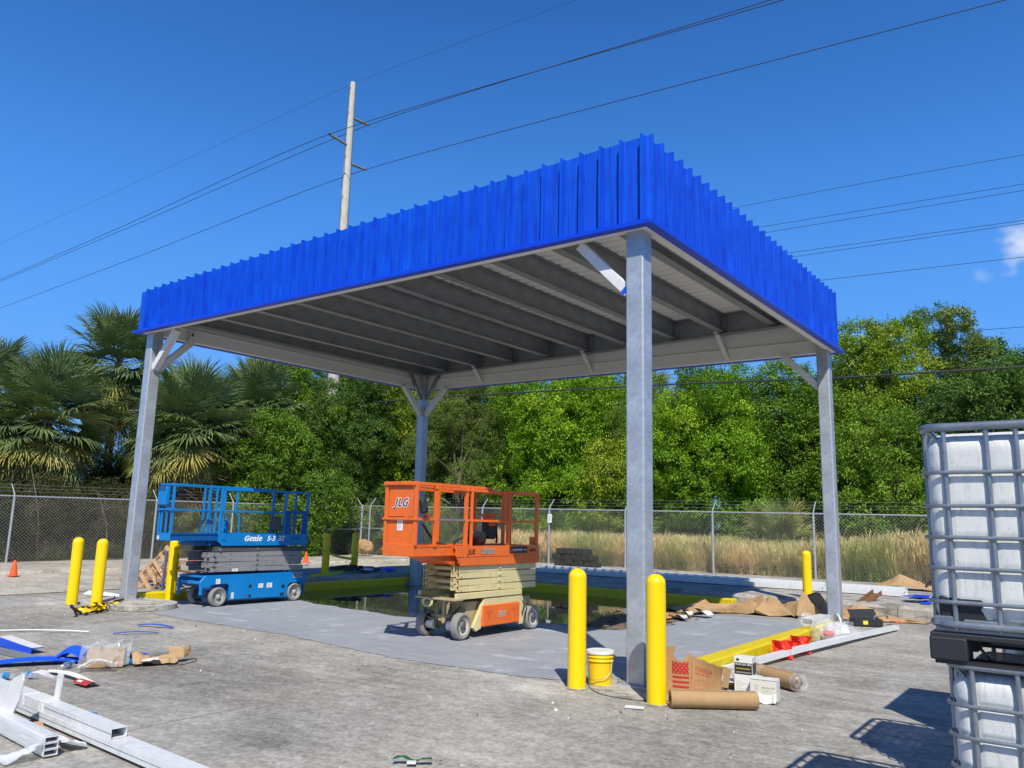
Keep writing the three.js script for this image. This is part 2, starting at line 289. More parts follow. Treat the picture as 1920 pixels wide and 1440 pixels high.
structure('soil', [grid(60, 60, (u, v) => { const x = lerp(-120, 90, u), z = lerp(-18.6, -130, v); return [x, .22 + .12 * (fbm3(x * .4, 0, z * .4) - .4), z]; }), grid(40, 40, (u, v) => { const x = lerp(-24.6, -120, u), z = lerp(60, -18.6, v); return [x, .14 + .12 * (fbm3(x * .4, 0, z * .4) - .4), z]; })], M.soil);

/* ================= CANOPY ================= */
const A = 12.04, B = 8.936;
const botY = (x, z) => { const a = -x / A, b = -z / B; return lerp(lerp(5.528, 5.65, a), lerp(5.598, 5.72, a), b); };
const topY = (x, z) => { const a = -x / A, b = -z / B; return lerp(lerp(6.745, 6.585, a), lerp(6.87, 6.71, a), b); };
const canopy = thing('canopy', 'large blue-clad steel canopy standing on four galvanized columns over the painted floor', 'canopy');
{
  // ribbed sheet: f(s, o) -> [x, z]; s along the side, o outwards
  const profR = [[0, 0], [.003, .098], [.027, .098], [.033, 0], [.12, 0]];
  const profF = [[0, 0], [.262, 0], [.264, .098], [.288, .098], [.293, 0]];
  function ribs(len, place, n, lead, profile) {
    const p = len / n; const out = [];
    for (let i = 0; i < n; i++) {
      const pts = profile.map(q => [i * p + lead + q[0], q[1]]); pts.push([Math.min(len, (i + 1) * p + lead), 0]);
      const pos = [], uv = []; const vary = (hash3(i, n, 4) - .5) * .008;
      for (let k = 0; k < pts.length - 1; k++) {
        const a = pts[k], b = pts[k + 1], pa = place(a[0], a[1]), pb = place(b[0], b[1]);
        const ya = botY(...place(a[0], 0)) + .05, yb = botY(...place(b[0], 0)) + .05, ta = topY(...place(a[0], 0)) + vary, tb = topY(...place(b[0], 0)) + vary;
        const q = [[pa[0], ya, pa[1], a[0] + a[1] + 1.7 * (i % 5), ya], [pb[0], yb, pb[1], b[0] + b[1] + 1.7 * (i % 5), yb], [pb[0], tb, pb[1], b[0] + b[1] + 1.7 * (i % 5), tb], [pa[0], ta, pa[1], a[0] + a[1] + 1.7 * (i % 5), ta]];
        for (const j of [0, 1, 2, 0, 2, 3]) { pos.push(q[j][0], q[j][1], q[j][2]); uv.push(q[j][3], q[j][4]); }
      }
      const g = new THREE.BufferGeometry(); g.setAttribute('position', new THREE.Float32BufferAttribute(pos, 3)); g.setAttribute('uv', new THREE.Float32BufferAttribute(uv, 2)); g.computeVertexNormals(); out.push(g);
    }
    return out;
  }
  // front (faces the yard), from the left corner to the right one
  ribs(A, (s, o) => [-A + s, o], 40, .0, profF).forEach(g => keep('fascia_panel', g, M.blue, canopy));
  // right side, from the near corner to the far one: the upright leg of each rib is on the near side
  ribs(B, (s, o) => [o, -s], 30, .0, profR).forEach(g => keep('fascia_panel', g, M.blue, canopy));
  // back and left sides, seen from inside only
  ribs(A, (s, o) => [-A + s, -B - o], 40, .0, profR).forEach(g => keep('fascia_panel', g, M.blue, canopy));
  ribs(B, (s, o) => [-A - o, -s], 30, .0, profR).forEach(g => keep('fascia_panel', g, M.blue, canopy));
  const along = (x0, z0, x1, z1, oy, w, h, rr = 0) => bar(V(x0, botY(x0, z0) + oy, z0), V(x1, botY(x1, z1) + oy, z1), w, h, V(0, 1, 0), rr);
  const e = .055;
  for (const [a, b, c, d] of [[-A - .11, e, .11, e], [e, .11, e, -B - .11], [-A - .11, -B - e, .11, -B - e], [-A - e, .11, -A - e, -B - .11]]) part('fascia_trim', along(a, b, c, d, .03, .125, .062, .006), M.blueTrim, canopy);
  // galvanised bottom channel just inside the trim
  for (const [a, b, c, d] of [[-A, -.075, 0, -.075], [-.075, 0, -.075, -B], [-A, -B + .075, 0, -B + .075], [-A + .075, 0, -A + .075, -B]]) part('bottom_channel', along(a, b, c, d, .05, .14, .07, .004), M.liner, canopy);
  // liner bands inside the back and left fascia
  const band = (x0, z0, x1, z1, h0, h1, off) => { const P = (x, z, h) => [x, botY(x, z) + h, z]; return grid(24, 1, (u, v) => { const x = lerp(x0, x1, u), z = lerp(z0, z1, u); return P(x, z, lerp(h0, h1, v)); }); };
  for (const [a, b, c, d, nx, nz] of [[-A + .03, -B + .02, -.03, -B + .02, 0, 1], [-A + .02, -.03, -A + .02, -B + .03, 1, 0], [-.02, -.03, -.02, -B + .03, -1, 0], [-A + .03, -.02, -.03, -.02, 0, -1]]) {
    part('liner_panel', band(a + nx * .155, b + nz * .155, c + nx * .155, d + nz * .155, .02, .285), M.liner, canopy);
    part('liner_panel', band(a + nx * .125, b + nz * .125, c + nx * .125, d + nz * .125, .26, .95), M.liner, canopy);
    part('liner_girt', along(a + nx * .14, b + nz * .14, c + nx * .14, d + nz * .14, .283, .06, .012), M.liner, canopy);
  }
  // perimeter beams and joists: I sections
  const dY = (x, z) => topY(x, z) - .12;                      // underside of the deck
  function iBeam(x0, z0, x1, z1, depth, fw, ff = .012, drop = 0) {
    const a = V(x0, dY(x0, z0) - drop, z0), b = V(x1, dY(x1, z1) - drop, z1), dn = k => V(0, -k, 0);
    return [bar(a.clone().add(dn(ff / 2)), b.clone().add(dn(ff / 2)), fw, ff), bar(a.clone().add(dn(depth / 2)), b.clone().add(dn(depth / 2)), .010, depth - .002), bar(a.clone().add(dn(depth)), b.clone().add(dn(depth)), fw, ff)];
  }
  const depth = .46;
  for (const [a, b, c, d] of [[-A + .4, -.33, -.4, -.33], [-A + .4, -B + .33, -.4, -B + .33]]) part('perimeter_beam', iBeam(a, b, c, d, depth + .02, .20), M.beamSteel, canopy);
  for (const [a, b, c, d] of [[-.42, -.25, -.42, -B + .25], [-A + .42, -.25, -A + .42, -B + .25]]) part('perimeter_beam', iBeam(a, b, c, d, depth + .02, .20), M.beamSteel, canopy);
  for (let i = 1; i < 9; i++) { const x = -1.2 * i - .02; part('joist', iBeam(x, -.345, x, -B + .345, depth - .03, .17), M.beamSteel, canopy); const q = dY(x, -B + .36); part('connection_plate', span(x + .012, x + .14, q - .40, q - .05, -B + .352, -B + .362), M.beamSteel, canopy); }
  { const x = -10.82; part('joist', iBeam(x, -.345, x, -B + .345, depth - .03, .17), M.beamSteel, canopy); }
  // roof deck, ribs across
  { const n = Math.round(B / .29), pos = []; const z0 = -.02, pr = [[0, 0], [.16, 0], [.185, .035], [.265, .035], [.29, 0]]; const g = [];
    for (let i = 0; i < n; i++) for (let k = 0; k < 4; k++) { const a = pr[k], b = pr[k + 1], za = z0 - i * (B - .05) / n - a[0], zb = z0 - i * (B - .05) / n - b[0]; const p = (x, z, h) => [x, dY(x, z) + h, z]; const q = [p(-A + .02, za, a[1]), p(-.02, za, a[1]), p(-.02, zb, b[1]), p(-A + .02, zb, b[1])]; for (const j of [0, 1, 2, 0, 2, 3]) pos.push(...q[j]); }
    const d = new THREE.BufferGeometry(); d.setAttribute('position', new THREE.Float32BufferAttribute(pos, 3)); d.computeVertexNormals(); part('roof_deck', d, M.deck, canopy); }
  // flat hangers from joist ends to the back liner
  for (const x of [-2.42, -6.04, -9.66]) part('hanger', bar(V(x - .13, dY(x, -B) - .40, -B + .40), V(x + .06, botY(x, -B) + .03, -B + .20), .10, .05, V(0, 0, 1)), M.liner, canopy);
  // columns with base plates, knee braces
  const w = .25, cols = [[-.225, -.225, 1, 1], [-A + .225, -.225, -1, 1], [-.225, -B + .225, 1, -1], [-A + .225, -B + .225, -1, -1]];
  cols.forEach(([x, z, sx, sz], i) => {
    const y0 = i === 1 ? .115 : .02, y1 = botY(x, z) + .72;
    const col = part('column', rbox(w, y1 - y0, w, .028, x, (y0 + y1) / 2, z, 0, 0, 0, 3), M.galv, canopy);
    part('base_plate', rbox(.46, .025, .46, .006, x, y0 + .006, z), M.galv, col);
    for (const a of [-1, 1]) for (const b of [-1, 1]) part('anchor_bolt', [rod(V(x + a * .18, y0, z + b * .18), V(x + a * .18, y0 + .07, z + b * .18), .012), new THREE.CylinderGeometry(.022, .022, .022, 6).translate(x + a * .18, y0 + .03, z + b * .18)], M.galvDull, col);
    const by = botY(x, z);
    const mx = -sx, mz = -sz;                                  // braces run inwards
    for (const [dx, dz] of sx > 0 ? [[mx, 0]] : [[mx, 0], [0, mz]]) {
      const a = V(x + dx * .12, by - .76, z + dz * .12), b = V(x + dx * .86, by + .01, z + dz * .86);
      const br = part('knee_brace', bar(a, b, .135, .135, V(0, 1, 0), .008), M.steelWhite, canopy);
      const d = b.clone().sub(a).normalize(); if (i === 0) part('brace_tape', bar(a.clone().addScaledVector(d, .02), a.clone().addScaledVector(d, .085),   .139, .139), M.bluePlain, br);
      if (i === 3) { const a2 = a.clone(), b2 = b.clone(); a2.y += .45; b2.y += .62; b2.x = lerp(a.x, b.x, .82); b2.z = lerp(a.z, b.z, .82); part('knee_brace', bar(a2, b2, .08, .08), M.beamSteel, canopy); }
    }
  });
  // loose brace bracket standing free of the left rear brace, as in the work under way
  const x = -A + .225; part('bracket_plate', [bar(V(x + .05, botY(x, -1) - .12, -1.0), V(x + .05, botY(x, -1) + .20, -1.12), .14, .02, V(1, 0, 0)), bar(V(x + .05, botY(x, -1) + .12, -1.06), V(x + .05, botY(x, -1) + .24, -1.02), .06, .02, V(1, 0, 0))], M.steelWhite, canopy);
  // raw white edge of the far fascia returns
  part('corner_trim', span(.001, .005, botY(0, -B) + .05, topY(0, -B) - .01, -B - .097, -B - .002), M.white, canopy);
}
{ // footings the columns stand on
  const s = []; for (let i = 0; i <= 40; i++) { const t = i / 40 * Math.PI * 2, c = Math.cos(t), q = Math.sin(t); s.push([Math.sign(c) * .45 + c * .62, q * .62]); }
  const f1 = single('column_footing', prism(s, .09, .012).rotateX(-Math.PI / 2).rotateY(.1).translate(-11.55, .012, -.12), M.pad, 'raised oblong concrete footing under the left front canopy column', 'footing');
  const p = []; for (let i = 0; i <= 32; i++) { const t = i / 32 * Math.PI * 2; p.push([Math.cos(t) * .62, Math.sin(t) * .62]); }
  single('column_footing', prism(p, .008, .004).rotateX(-Math.PI / 2).translate(-.12, .010, -.1), M.pad, 'low round concrete footing under the near canopy column between two bollards', 'footing');
}

/* ================= BOLLARDS AND PAINTED CURBS ================= */
function makeBollard(h) {
  const g = new THREE.Group(); const r = .105, pts = [[r, 0], [r, h - r]]; for (let i = 1; i <= 10; i++) { const t = i / 10 * Math.PI / 2; pts.push([r * Math.cos(t), h - r + r * Math.sin(t) * .95]); } pts[pts.length - 1][0] = .0001;
  part('sleeve', lathe(pts, 36), M.yellow, g); part('collar', lathe([[r + .018, .0], [r + .016, .008], [r - .002, .012]], 28), M.pad, g); return g;
}
const bol0 = makeBollard(1.34);
function bollard(x, z, label, y = 0.004, sc = 1) { const b = bol0.clone(); b.name = numbered('bollard'); b.position.set(x, y, z); b.scale.set(1, sc, 1); scene.add(b); tag(b, label, 'bollard', 'yellow bollards guarding the canopy columns'); }
bollard(-.71, .40, 'yellow domed bollard with the yellow bucket behind its foot');
bollard(.34, .50, 'yellow domed bollard nearest the camera, between the near column and the printed cardboard box');
bollard(-.62, -1.02, 'yellow bollard almost wholly hidden behind the near canopy column', .012, .97);
bollard(-12.53, .54, 'leftmost yellow domed bollard, beside the left front column on bare concrete');
bollard(-11.58, .52, 'yellow domed bollard standing right of the leftmost one, with the harness at its foot');
bollard(-11.75, -1.11, 'yellow bollard rising behind the front of the blue lift');
bollard(-12.45, -9.25, 'yellow bollard in shade seen behind the front of the orange lift');
bollard(-13.41, -6.7, 'left of two shaded yellow bollards in the shaded corner between the lifts', .29, .85);
bollard(-14.41, -8.7, 'right of two shaded yellow bollards in the shaded corner between the lifts', .29, .85);
bollard(-1.36, -10.78, 'yellow bollard in sun behind the crumpled brown paper, left of the right rear column', .30, .80);
function curb(x0, x1, z0, z1, h, label) { const g = new RoundedBoxGeometry(x1 - x0, h, z1 - z0, 3, .028); g.translate((x0 + x1) / 2, h / 2 - .01, (z0 + z1) / 2); single('painted_curb', g, M.yellowCurb, label, 'curb', 'yellow painted curbs round the floor'); }
curb(-.06, .20, -7.15, -.62, .215, 'bright yellow curb in the sun along the right side of the floor');
curb(-12.30, -12.02, -9.35, -.62, .215, 'yellow curb running back along the left side behind the blue lift');
curb(-9.6, -2.75, -9.98, -9.70, .235, 'shaded yellow curb along the back of the water');

/* ================= FENCES ================= */
function fence(name, a, b, base, topH, postAt, armOut, label) {
  const f = thing(name, label, 'fence'); const d = b.clone().sub(a), L = d.length(); d.normalize(); const P = (s, y) => a.clone().addScaledVector(d, s).setY(y);
  const out = armOut.clone().normalize();
  for (const s of postAt) {
    const p = part('post', [rod(P(s, base(s) - .2), P(s, topH(s) + .02), .038, 12), new THREE.CylinderGeometry(.045, .045, .07, 12).translate(P(s, 0).x, topH(s), P(s, 0).z)], M.galv, f);
    part('barb_arm', rod(P(s, topH(s) + .03), P(s, topH(s) + .40).addScaledVector(out, .34), .02, 8, .016), M.galv, p);
  }
  part('top_rail', rod(P(0, topH(0)), P(L, topH(L)), .024, 10), M.galv, f);
  const w = [], pitch = .118, r = .0025, hgt = s => [base(s) + .03, topH(s) + .05];
  const strand = (s0, dir) => {   // 45 degree strand clipped to the run
    const y0 = base(0) + .03, H = topH(0) + .045 - y0; let sa = s0, sb = s0 + dir * H, ya = y0, yb = y0 + H; if (sb > L) { yb -= sb - L; sb = L; } if (sb < 0) { yb += sb; sb = 0; } if (sa < 0) { ya -= sa; sa = 0; } if (sa > L) { ya += sa - L; sa = L; } if (yb - ya < .05) return;
    const dy = base(sa) - base(0), ey = topH(sb) - topH(0); const q = P(sa, ya + dy), e = P(sb, yb + ey); const o = out.clone().multiplyScalar(dir * .003); w.push(rod(q.add(o), e.add(o), r, 3));
  };
  for (let s = -2.6; s < L + 2.6; s += pitch) { strand(s, 1); strand(s, -1); }
  const m = part('chain_link', w, M.mesh, f); m.userData.kind = 'stuff';
  for (const k of [.12, .23, .34]) part('barbed_wire', rod(P(0, topH(0) + .03 + k * 1.05).addScaledVector(out, k), P(L, topH(L) + .03 + k * 1.05).addScaledVector(out, k), .004, 4), M.wireGrey, f);
  return f;
}
const backPosts = []; for (let x = -23.9; x < 12; x += 3.42) backPosts.push(x + 24.3 + .15);
fence('chain_link_fence', V(-24.3, 0, -18.1), V(11, 0, -18.1), s => .30 - .0 * s, s => 2.46 - .0045 * s, backPosts.map(s => s).filter(s => s < 35), V(0, 0, -1), 'long chain-link fence with barbed wire along the back, before the dry grass');
fence('chain_link_fence', V(-24.3, 0, -18.1), V(-24.3, 0, 7), s => .17, s => 2.40 - .006 * s, [.01, 3.6, 7.1, 10.4, 15.3, 19, 22.6], V(-1, 0, 0), 'chain-link fence with barbed wire along the left, before the palms');
{
  const g = thing('brace_rail', 'horizontal galvanized brace rails meeting at the fence corner post', 'rail');
  part('rail', rod(V(-24.26, 1.42, -18.1), V(-20.6, 1.42, -18.1), .022, 8), M.galv, g);
  part('rail', rod(V(-24.3, 1.36, -18.06), V(-24.3, 1.36, -14.6), .022, 8), M.galv, g);
  part('corner_post', rod(V(-24.3, .1, -18.1), V(-24.3, 2.52, -18.1), .052, 12), M.galv, g);
  for (const y of [.55, 1.38, 1.9, 2.2]) part('clamp', new THREE.CylinderGeometry(.06, .06, .04, 12).translate(-24.3, y, -18.1), M.galvDull, g);
}

/* ================= SCISSOR LIFTS ================= */
function wheel(parent, x, z, r, w, tyreM, rimM, turn = 0) {
  const g = new THREE.Group(); g.name = 'wheel'; g.position.set(x, r, z); g.rotation.y = turn; parent.add(g);
  const s = Math.sign(x) || 1, W = w / 2, L = pts => lathe(pts, 36).rotateZ(-Math.PI / 2 * s);
  const ri = r * .70;
  part('tyre', L([[ri, -W], [r - .02, -W], [r - .004, -W + .012], [r, -W + .03], [r, W - .03], [r - .004, W - .012], [r - .02, W], [ri, W], [ri, -W]]), tyreM, g);
  part('rim', L([[ri + .001, W - .012], [ri - .022, W - .006], [ri - .03, W - .03], [r * .34, W - .055], [r * .30, W - .03], [.001, W - .03]]), rimM, g);
  const hm = rimM === M.rimCream ? M.gGreyDk : M.rimGrey; part('hub', L([[.001, W + .012], [r * .22, W + .008], [r * .26, W - .02], [r * .26, W - .04]]), hm, g);
  for (let i = 0; i < 6; i++) { const a = i / 6 * 6.283; part('lug_nut', new THREE.CylinderGeometry(.009, .009, .03, 6).rotateZ(Math.PI / 2).translate(s * (W - .032), Math.cos(a) * r * .44, Math.sin(a) * r * .44), hm, g); }
  return g;
}
const letters = (txt, font, fill, stroke, W, H, skew = -.18, lw = 6, x0 = null) => print(W, H, (c, w, h) => { c.save(); c.transform(1, 0, skew, 1, -skew * h * .5, 0); c.font = font; c.textAlign = 'center'; c.textBaseline = 'middle'; if (stroke) { c.lineJoin = 'round'; c.lineWidth = lw; c.strokeStyle = stroke; c.strokeText(txt, w / 2, h / 2); } c.fillStyle = fill; c.fillText(txt, w / 2, h / 2); c.restore(); });
const sticker = (f, w = 128, h = 128) => print(w, h, f, { transparent: false, alphaTest: 0 });
const warn = (c, w, h) => { c.fillStyle = '#e9e9e6'; c.fillRect(0, 0, w, h); c.fillStyle = '#c94a2a'; c.fillRect(w * .06, h * .08, w * .88, h * .2); c.fillStyle = '#44484d'; for (let i = 0; i < 6; i++) c.fillRect(w * .4, h * (.38 + i * .09), w * (.3 + .2 * ((i * 7) % 3) / 2), h * .035); c.beginPath(); c.moveTo(w * .08, h * .85); c.lineTo(w * .22, h * .4); c.lineTo(w * .36, h * .85); c.fill(); };
const mWarn = sticker(warn), mNote = sticker((c, w, h) => { c.fillStyle = '#eceae4'; c.fillRect(0, 0, w, h); c.fillStyle = '#8d9296'; for (let i = 0; i < 7; i++) c.fillRect(w * .12, h * (.14 + i * .11), w * (.5 + .25 * ((i * 5) % 3) / 2), h * .04); });

{ // ---------- orange lift: local x to the right side, z to the front ----------
  const T = thing('scissor_lift', 'orange and cream scissor lift folded down, standing in front of the water under the canopy', 'scissor lift', [-4.37, .012, -2.42]);
  const H = .40, sd = s => s * H;
  // chassis
  const ch = part('chassis', [span(-.30, .30, .13, .56, -1.02, .78, .02), span(-.30, .30, .16, .30, -1.08, -1.0, .01)], M.tanDk, T);
  for (const s of [1, -1]) {
    const pts = [[-.62, .60], [.42, .60], [.52, .44], [.70, .16], [.62, .10], [.50, .14], [.50, .30], [.46, .48], [-.52, .50], [-.56, .12], [-.66, .12], [-.72, .40]];
    part('side_panel', prism(pts, .05, .004).rotateY(-Math.PI / 2).translate(s > 0 ? .40 : -.35, 0, 0), M.tan, T);
    part('base_channel', span(s > 0 ? .36 : -.42, s > 0 ? .42 : -.36, .615, .71, -.60, 1.14, .006), M.tan, T);
    const door = part('battery_door', rbox(.05, .335, 1.02, .018, s * .405, .325, -.02), M.orange, T);
    const rec = (z) => part('door_pocket', prism([[-.10, .07], [.10, .07], [.085, .035], [.035, .01], [.03, -.075], [-.02, -.075], [-.03, .01], [-.085, .035]], .006, .002).rotateY(Math.PI / 2 * s).translate(s * .428, .345, z), M.orangeDk, door);
    rec(.33); rec(-.40);
    part('door_badge', lathe([[.001, .004], [.20, .004], [.22, 0]], 40).scale(1, 1, .42).rotateZ(-Math.PI / 2 * s).rotateX(Math.PI / 2).translate(s * .430, .335, -.02), M.orange, door);
    keep('logo', plate(.26, .13, [s * .4365, .335, -.02], Math.PI / 2 * s), letters('JLG', 'bold 112px sans-serif', '#101216', '#efe8de', 256, 128, -.28, 12), door);
    for (const [z] of [[.22], [-.06], [-.33]]) keep('sticker', plate(.13, .07, [s * .4035, .555, z], Math.PI / 2 * s), mWarn, T);
  }
  part('front_step', [rbox(.86, .03, .20, .006, 0, .615, 1.10), rbox(.06, .42, .05, .006, .02, .40, .98), rbox(.52, .10, .06, .008, .0, .30, .96)], M.tanDk, T);
  part('tie_ring', new THREE.TorusGeometry(.062, .017, 10, 24).scale(1.5, 1, 1).translate(-.16, .55, 1.19), M.tan, T);
  part('axle', [rod(V(-.36, .2, .97), V(.36, .2, .97), .045, 12), rbox(.22, .16, .26, .03, -.2, .22, .92), rbox(.22, .16, .26, .03, .2, .22, .92)], M.black, T); part('axle', rod(V(-.36, .2, -.95), V(.36, .2, -.95), .045, 12), M.black, T);
  part('drive_motor', rod(V(-.30, .20, 1.02), V(-.12, .20, 1.02), .075, 16), M.steel, T); part('drive_motor', rod(V(.16, .20, 1.02), V(.30, .20, 1.02), .075, 16), M.steel, T);
  wheel(T, .365, .97, .205, .13, M.tyre, M.rimCream, .05); wheel(T, -.365, .97, .205, .13, M.tyre, M.rimCream, .05); wheel(T, .365, -.95, .205, .13, M.tyre, M.rimCream); wheel(T, -.365, -.95, .205, .13, M.tyre, M.rimCream);
  part('hydraulic_hose', [tube([V(.30, .5, .9), V(.24, .36, 1.05), V(.1, .3, 1.0), V(.05, .5, .85)], .012), tube([V(-.22, .55, .9), V(-.3, .42, 1.08), V(-.2, .3, 1.1), V(-.12, .28, 1.0)], .012), tube([V(.37, .55, -.62), V(.43, .45, -.66), V(.42, .30, -.62), V(.38, .22, -.70)], .011), tube([V(.37, .50, -.64), V(.45, .38, -.70), V(.43, .2, -.66)], .009)], M.rubber, T);
  // folded scissor pack: hollow tubes, open ends to the front
  const rows = 4, y0 = .72, dh = .104;
  for (const [x, w] of [[.355, .062], [.265, .055], [-.265, .055], [-.355, .062]]) for (let k = 0; k < rows; k++) {
    const y = y0 + dh * (k + .5); const inn = Math.abs(x) < .3; const tilt = (k % 2 ? 1 : -1) * .008, l = 2.12;
    const g = hollow(w, dh - .006, l, .007).translate(0, 0, -l / 2).rotateX(tilt).translate(x, y + (inn ? .02 : 0), .01 + (inn ? .03 : 0));
    const t = part('scissor_arm', g, M.tan, T);
    if (!inn) { const s = Math.sign(x); for (const z of [.02]) part('pin', [rod(V(x + s * .030, y, z), V(x + s * .048, y, z), .024, 14), rod(V(x + s * .045, y, z), V(x + s * .052, y, z), .012, 8)], M.tan, t); if (k % 2 === 0) part('pin', rod(V(x + s * .03, y - .02, 1.02), V(x + s * .042, y - .02, 1.02), .018, 12), M.tanDk, t); }
  }
  for (let k = 0; k < rows; k++) { part('cross_tube', rod(V(-.235, y0 + dh * (k + .5), .86 + (k % 2) * .08), V(.235, y0 + dh * (k + .5), .86 + (k % 2) * .08), .035, 12), M.tan, T); part('cross_plate', rbox(.42, .075, .012, .003, 0, y0 + dh * (k + .5) + .01, .74 - (k % 2) * .05), M.tanDk, T); }
  part('lift_cylinder', rod(V(0, .78, -.7), V(0, 1.02, .6), .055, 14), M.tanDk, T);
  // platform
  const deckY = 1.44;
  part('platform_deck', span(-.395, .395, 1.405, 1.43, -1.08, 1.22), M.orangeDk, T);
  for (const s of [1, -1]) {
    const sk = part('platform_skirt', prism([[1.13, 1.18], [1.22, 1.30], [1.22, 1.445], [-1.08, 1.445], [-1.08, 1.28], [-1.08, 1.14], [1.10, 1.14]], .016, .002).rotateY(-Math.PI / 2).translate(s > 0 ? .43 : -.414, 0, 0), M.orange, T);
    part('skirt_lip', span(s > 0 ? .430 : -.440, s > 0 ? .440 : -.430, 1.278, 1.286, -1.08, 1.20), M.orange, sk);
    part('bolt', [[1.17, 1.19], [1.17, 1.38], [1.05, 1.19], [1.0, 1.19], [.62, 1.33], [.62, 1.41], [-.05, 1.40], [-.9, 1.20], [-.96, 1.20]].map(([z, y]) => rod(V(s * .429, y, z), V(s * .434, y, z), .011, 8)), M.orangeDk, sk);
    if (s > 0) {
      keep('logo', plate(.25, .125, [.4415, 1.355, .84], Math.PI / 2), letters('JLG', 'bold 112px sans-serif', '#1a0f0a', null, 256, 128, -.28), sk);
      keep('lettering', plate(.46, .12, [.4415, 1.36, .42], Math.PI / 2), letters('2632ES', 'bold 122px sans-serif', '#1c140e', '#f4ecd8', 512, 128, -.04, 9), sk);
      keep('banner', plate(.52, .105, [.4415, 1.37, -.44], Math.PI / 2), sticker((c, w, h) => { c.fillStyle = '#15171a'; c.fillRect(0, 0, w, h); c.strokeStyle = '#c23a24'; c.lineWidth = 9; c.beginPath(); c.moveTo(58, 20); c.lineTo(20, h / 2); c.lineTo(58, h - 20); c.stroke(); c.fillStyle = '#e6e6e4'; c.font = 'bold 52px sans-serif'; c.textBaseline = 'middle'; c.fillText('EQUIPMENT', 82, h / 2, w - 190); c.fillStyle = '#9aa0a5'; c.fillRect(w - 96, h * .36, 78, h * .28); }, 512, 104), sk);
      keep('lettering', plate(.34, .09, [.4415, 1.36, -.87], Math.PI / 2), letters('662641', 'bold 92px sans-serif', '#3a1a10', '#8a5038', 512, 128, -.1, 6), sk);
    }
  }
  part('platform_skirt', span(-.41, .41, 1.14, 1.44, -1.10, -1.085), M.orange, T);
  // sliding extension
  part('extension_deck', [span(-.25, .33, 1.40, 1.425, 1.20, 2.10), span(.30, .345, 1.295, 1.455, 1.16, 2.1, .004), span(-.265, -.22, 1.295, 1.455, 1.16, 2.1, .004), span(.345, .362, 1.435, 1.462, 1.16, 2.1), span(.345, .362, 1.30, 1.325, 1.16, 2.1), span(.345, .354, 1.325, 1.435, 1.16, 2.1)], M.orange, T);
  part('toe_board', [rbox(.64, .18, .022, .004, .045, 1.385, 2.115), rod(V(-.27, 1.39, 2.13), V(-.27, 1.39, 2.10), .028, 10)], M.orange, T);
  part('deck_support', prism([[.5, 1.15], [1.16, 1.15], [1.62, 1.28], [1.62, 1.30], [.5, 1.30]], .62).rotateY(-Math.PI / 2).translate(.31, 0, 0), M.orangeDk, T);
  // guard rails
  const P = (x, y, z) => V(x, y, z); const sq = (a, b, w = .042) => bar(a, b, w, w, V(0, 1, 0), .006);
  const xr = .36, xl = .255, top = 2.385, mid = 1.85;
  for (const s of [1, -1]) {
    const xe = s > 0 ? xr : xl; part('top_rail', [sq(P(s * xe, top, 2.12), P(s * xe, top - .0, .25), .05), sq(P(s * (xr + .02), top - .05, 1.7), P(s * (xr + .02), top - .05, -.12), .042), sq(P(s * (xr + .02), top - .03, -.1), P(s * (xr + .02), top - .03, -1.05), .042)], M.orange, T);
    part('mid_rail', [sq(P(s * xe, mid, 2.12), P(s * xe, mid, 1.62)), sq(P(s * (xr + .02), mid, .90), P(s * (xr + .02), mid, -1.05), .038)], M.orange, T);
    part('sliding_rail', rod(P(s * (xe + .005), mid, 1.66), P(s * (xe + .005), mid, .86), .017, 10), M.steel, T);
    for (const [z, w, b] of [[2.10, .055, 1.46], [1.66, .05, 1.44], [.92, .055, 1.44], [.80, .04, 1.44], [-.12, .045, 1.85], [-.20, .055, 1.44], [-1.06, .055, 1.44]]) { if (s < 0 && (z === .8)) continue; part('post', sq(P(s * (z > .85 ? xe : xr + .02), b, z), P(s * (z > .85 ? xe : xr + .02), top - .02, z), w), M.orange, T); }
  }
  part('top_rail', [sq(P(-xl - .04, top, 2.125), P(xr + .02, top, 2.125), .055), sq(P(-xl - .06, top - .03, 2.1), P(-xl, top, 1.9), .03)], M.orange, T); part('mid_rail', sq(P(-xl - .05, mid, 2.125), P(xr + .05, mid, 2.125), .04), M.orange, T);
  part('top_rail', sq(P(-xr, top - .03, -1.06), P(xr, top - .03, -1.06), .04), M.orange, T); part('mid_rail', sq(P(-xr, mid, -1.06), P(xr, mid, -1.06), .036), M.orange, T);
  part('gate', tube([P(.385, 1.46, -.26), P(.385, 2.2, -.26), P(.385, 2.30, -.30), P(.385, 2.33, -.38), P(.385, 2.33, -.92), P(.385, 2.30, -1.0), P(.385, 2.2, -1.03), P(.385, 1.46, -1.03)], .020, 60, 8), M.orange, T);
  part('foot_plate', rbox(.03, .14, .2, .006, .37, 1.52, -.98), M.orangeDk, T);
  const up = part('front_panel', rbox(.50, .46, .010, .004, .05, 2.115, 2.10), M.orange, T), lo = part('front_panel', rbox(.52, .42, .010, .004, .05, 1.645, 2.10), M.orange, T);
  part('panel_slot', rbox(.42, .05, .016, .006, .05, 2.335, 2.098), M.orangeDk, up);
  keep('logo', plate(.42, .19, [.07, 2.095, 2.1085]), letters('JLG', 'bold 190px sans-serif', '#141b2c', '#f2ece4', 448, 204, -.28, 20), up);
  keep('notice', plate(.12, .16, [.05, 1.755, 2.1085]), mNote, lo);
  // controls, cables, things fixed to the rail
  const cb = part('control_box', rbox(.16, .34, .26, .03, -.33, 1.70, -.56), M.black, T); part('control_cover', [rbox(.17, .17, .20, .02, -.325, 1.84, -.56), rbox(.18, .06, .24, .015, -.325, 1.95, -.56)], M.orange, cb);
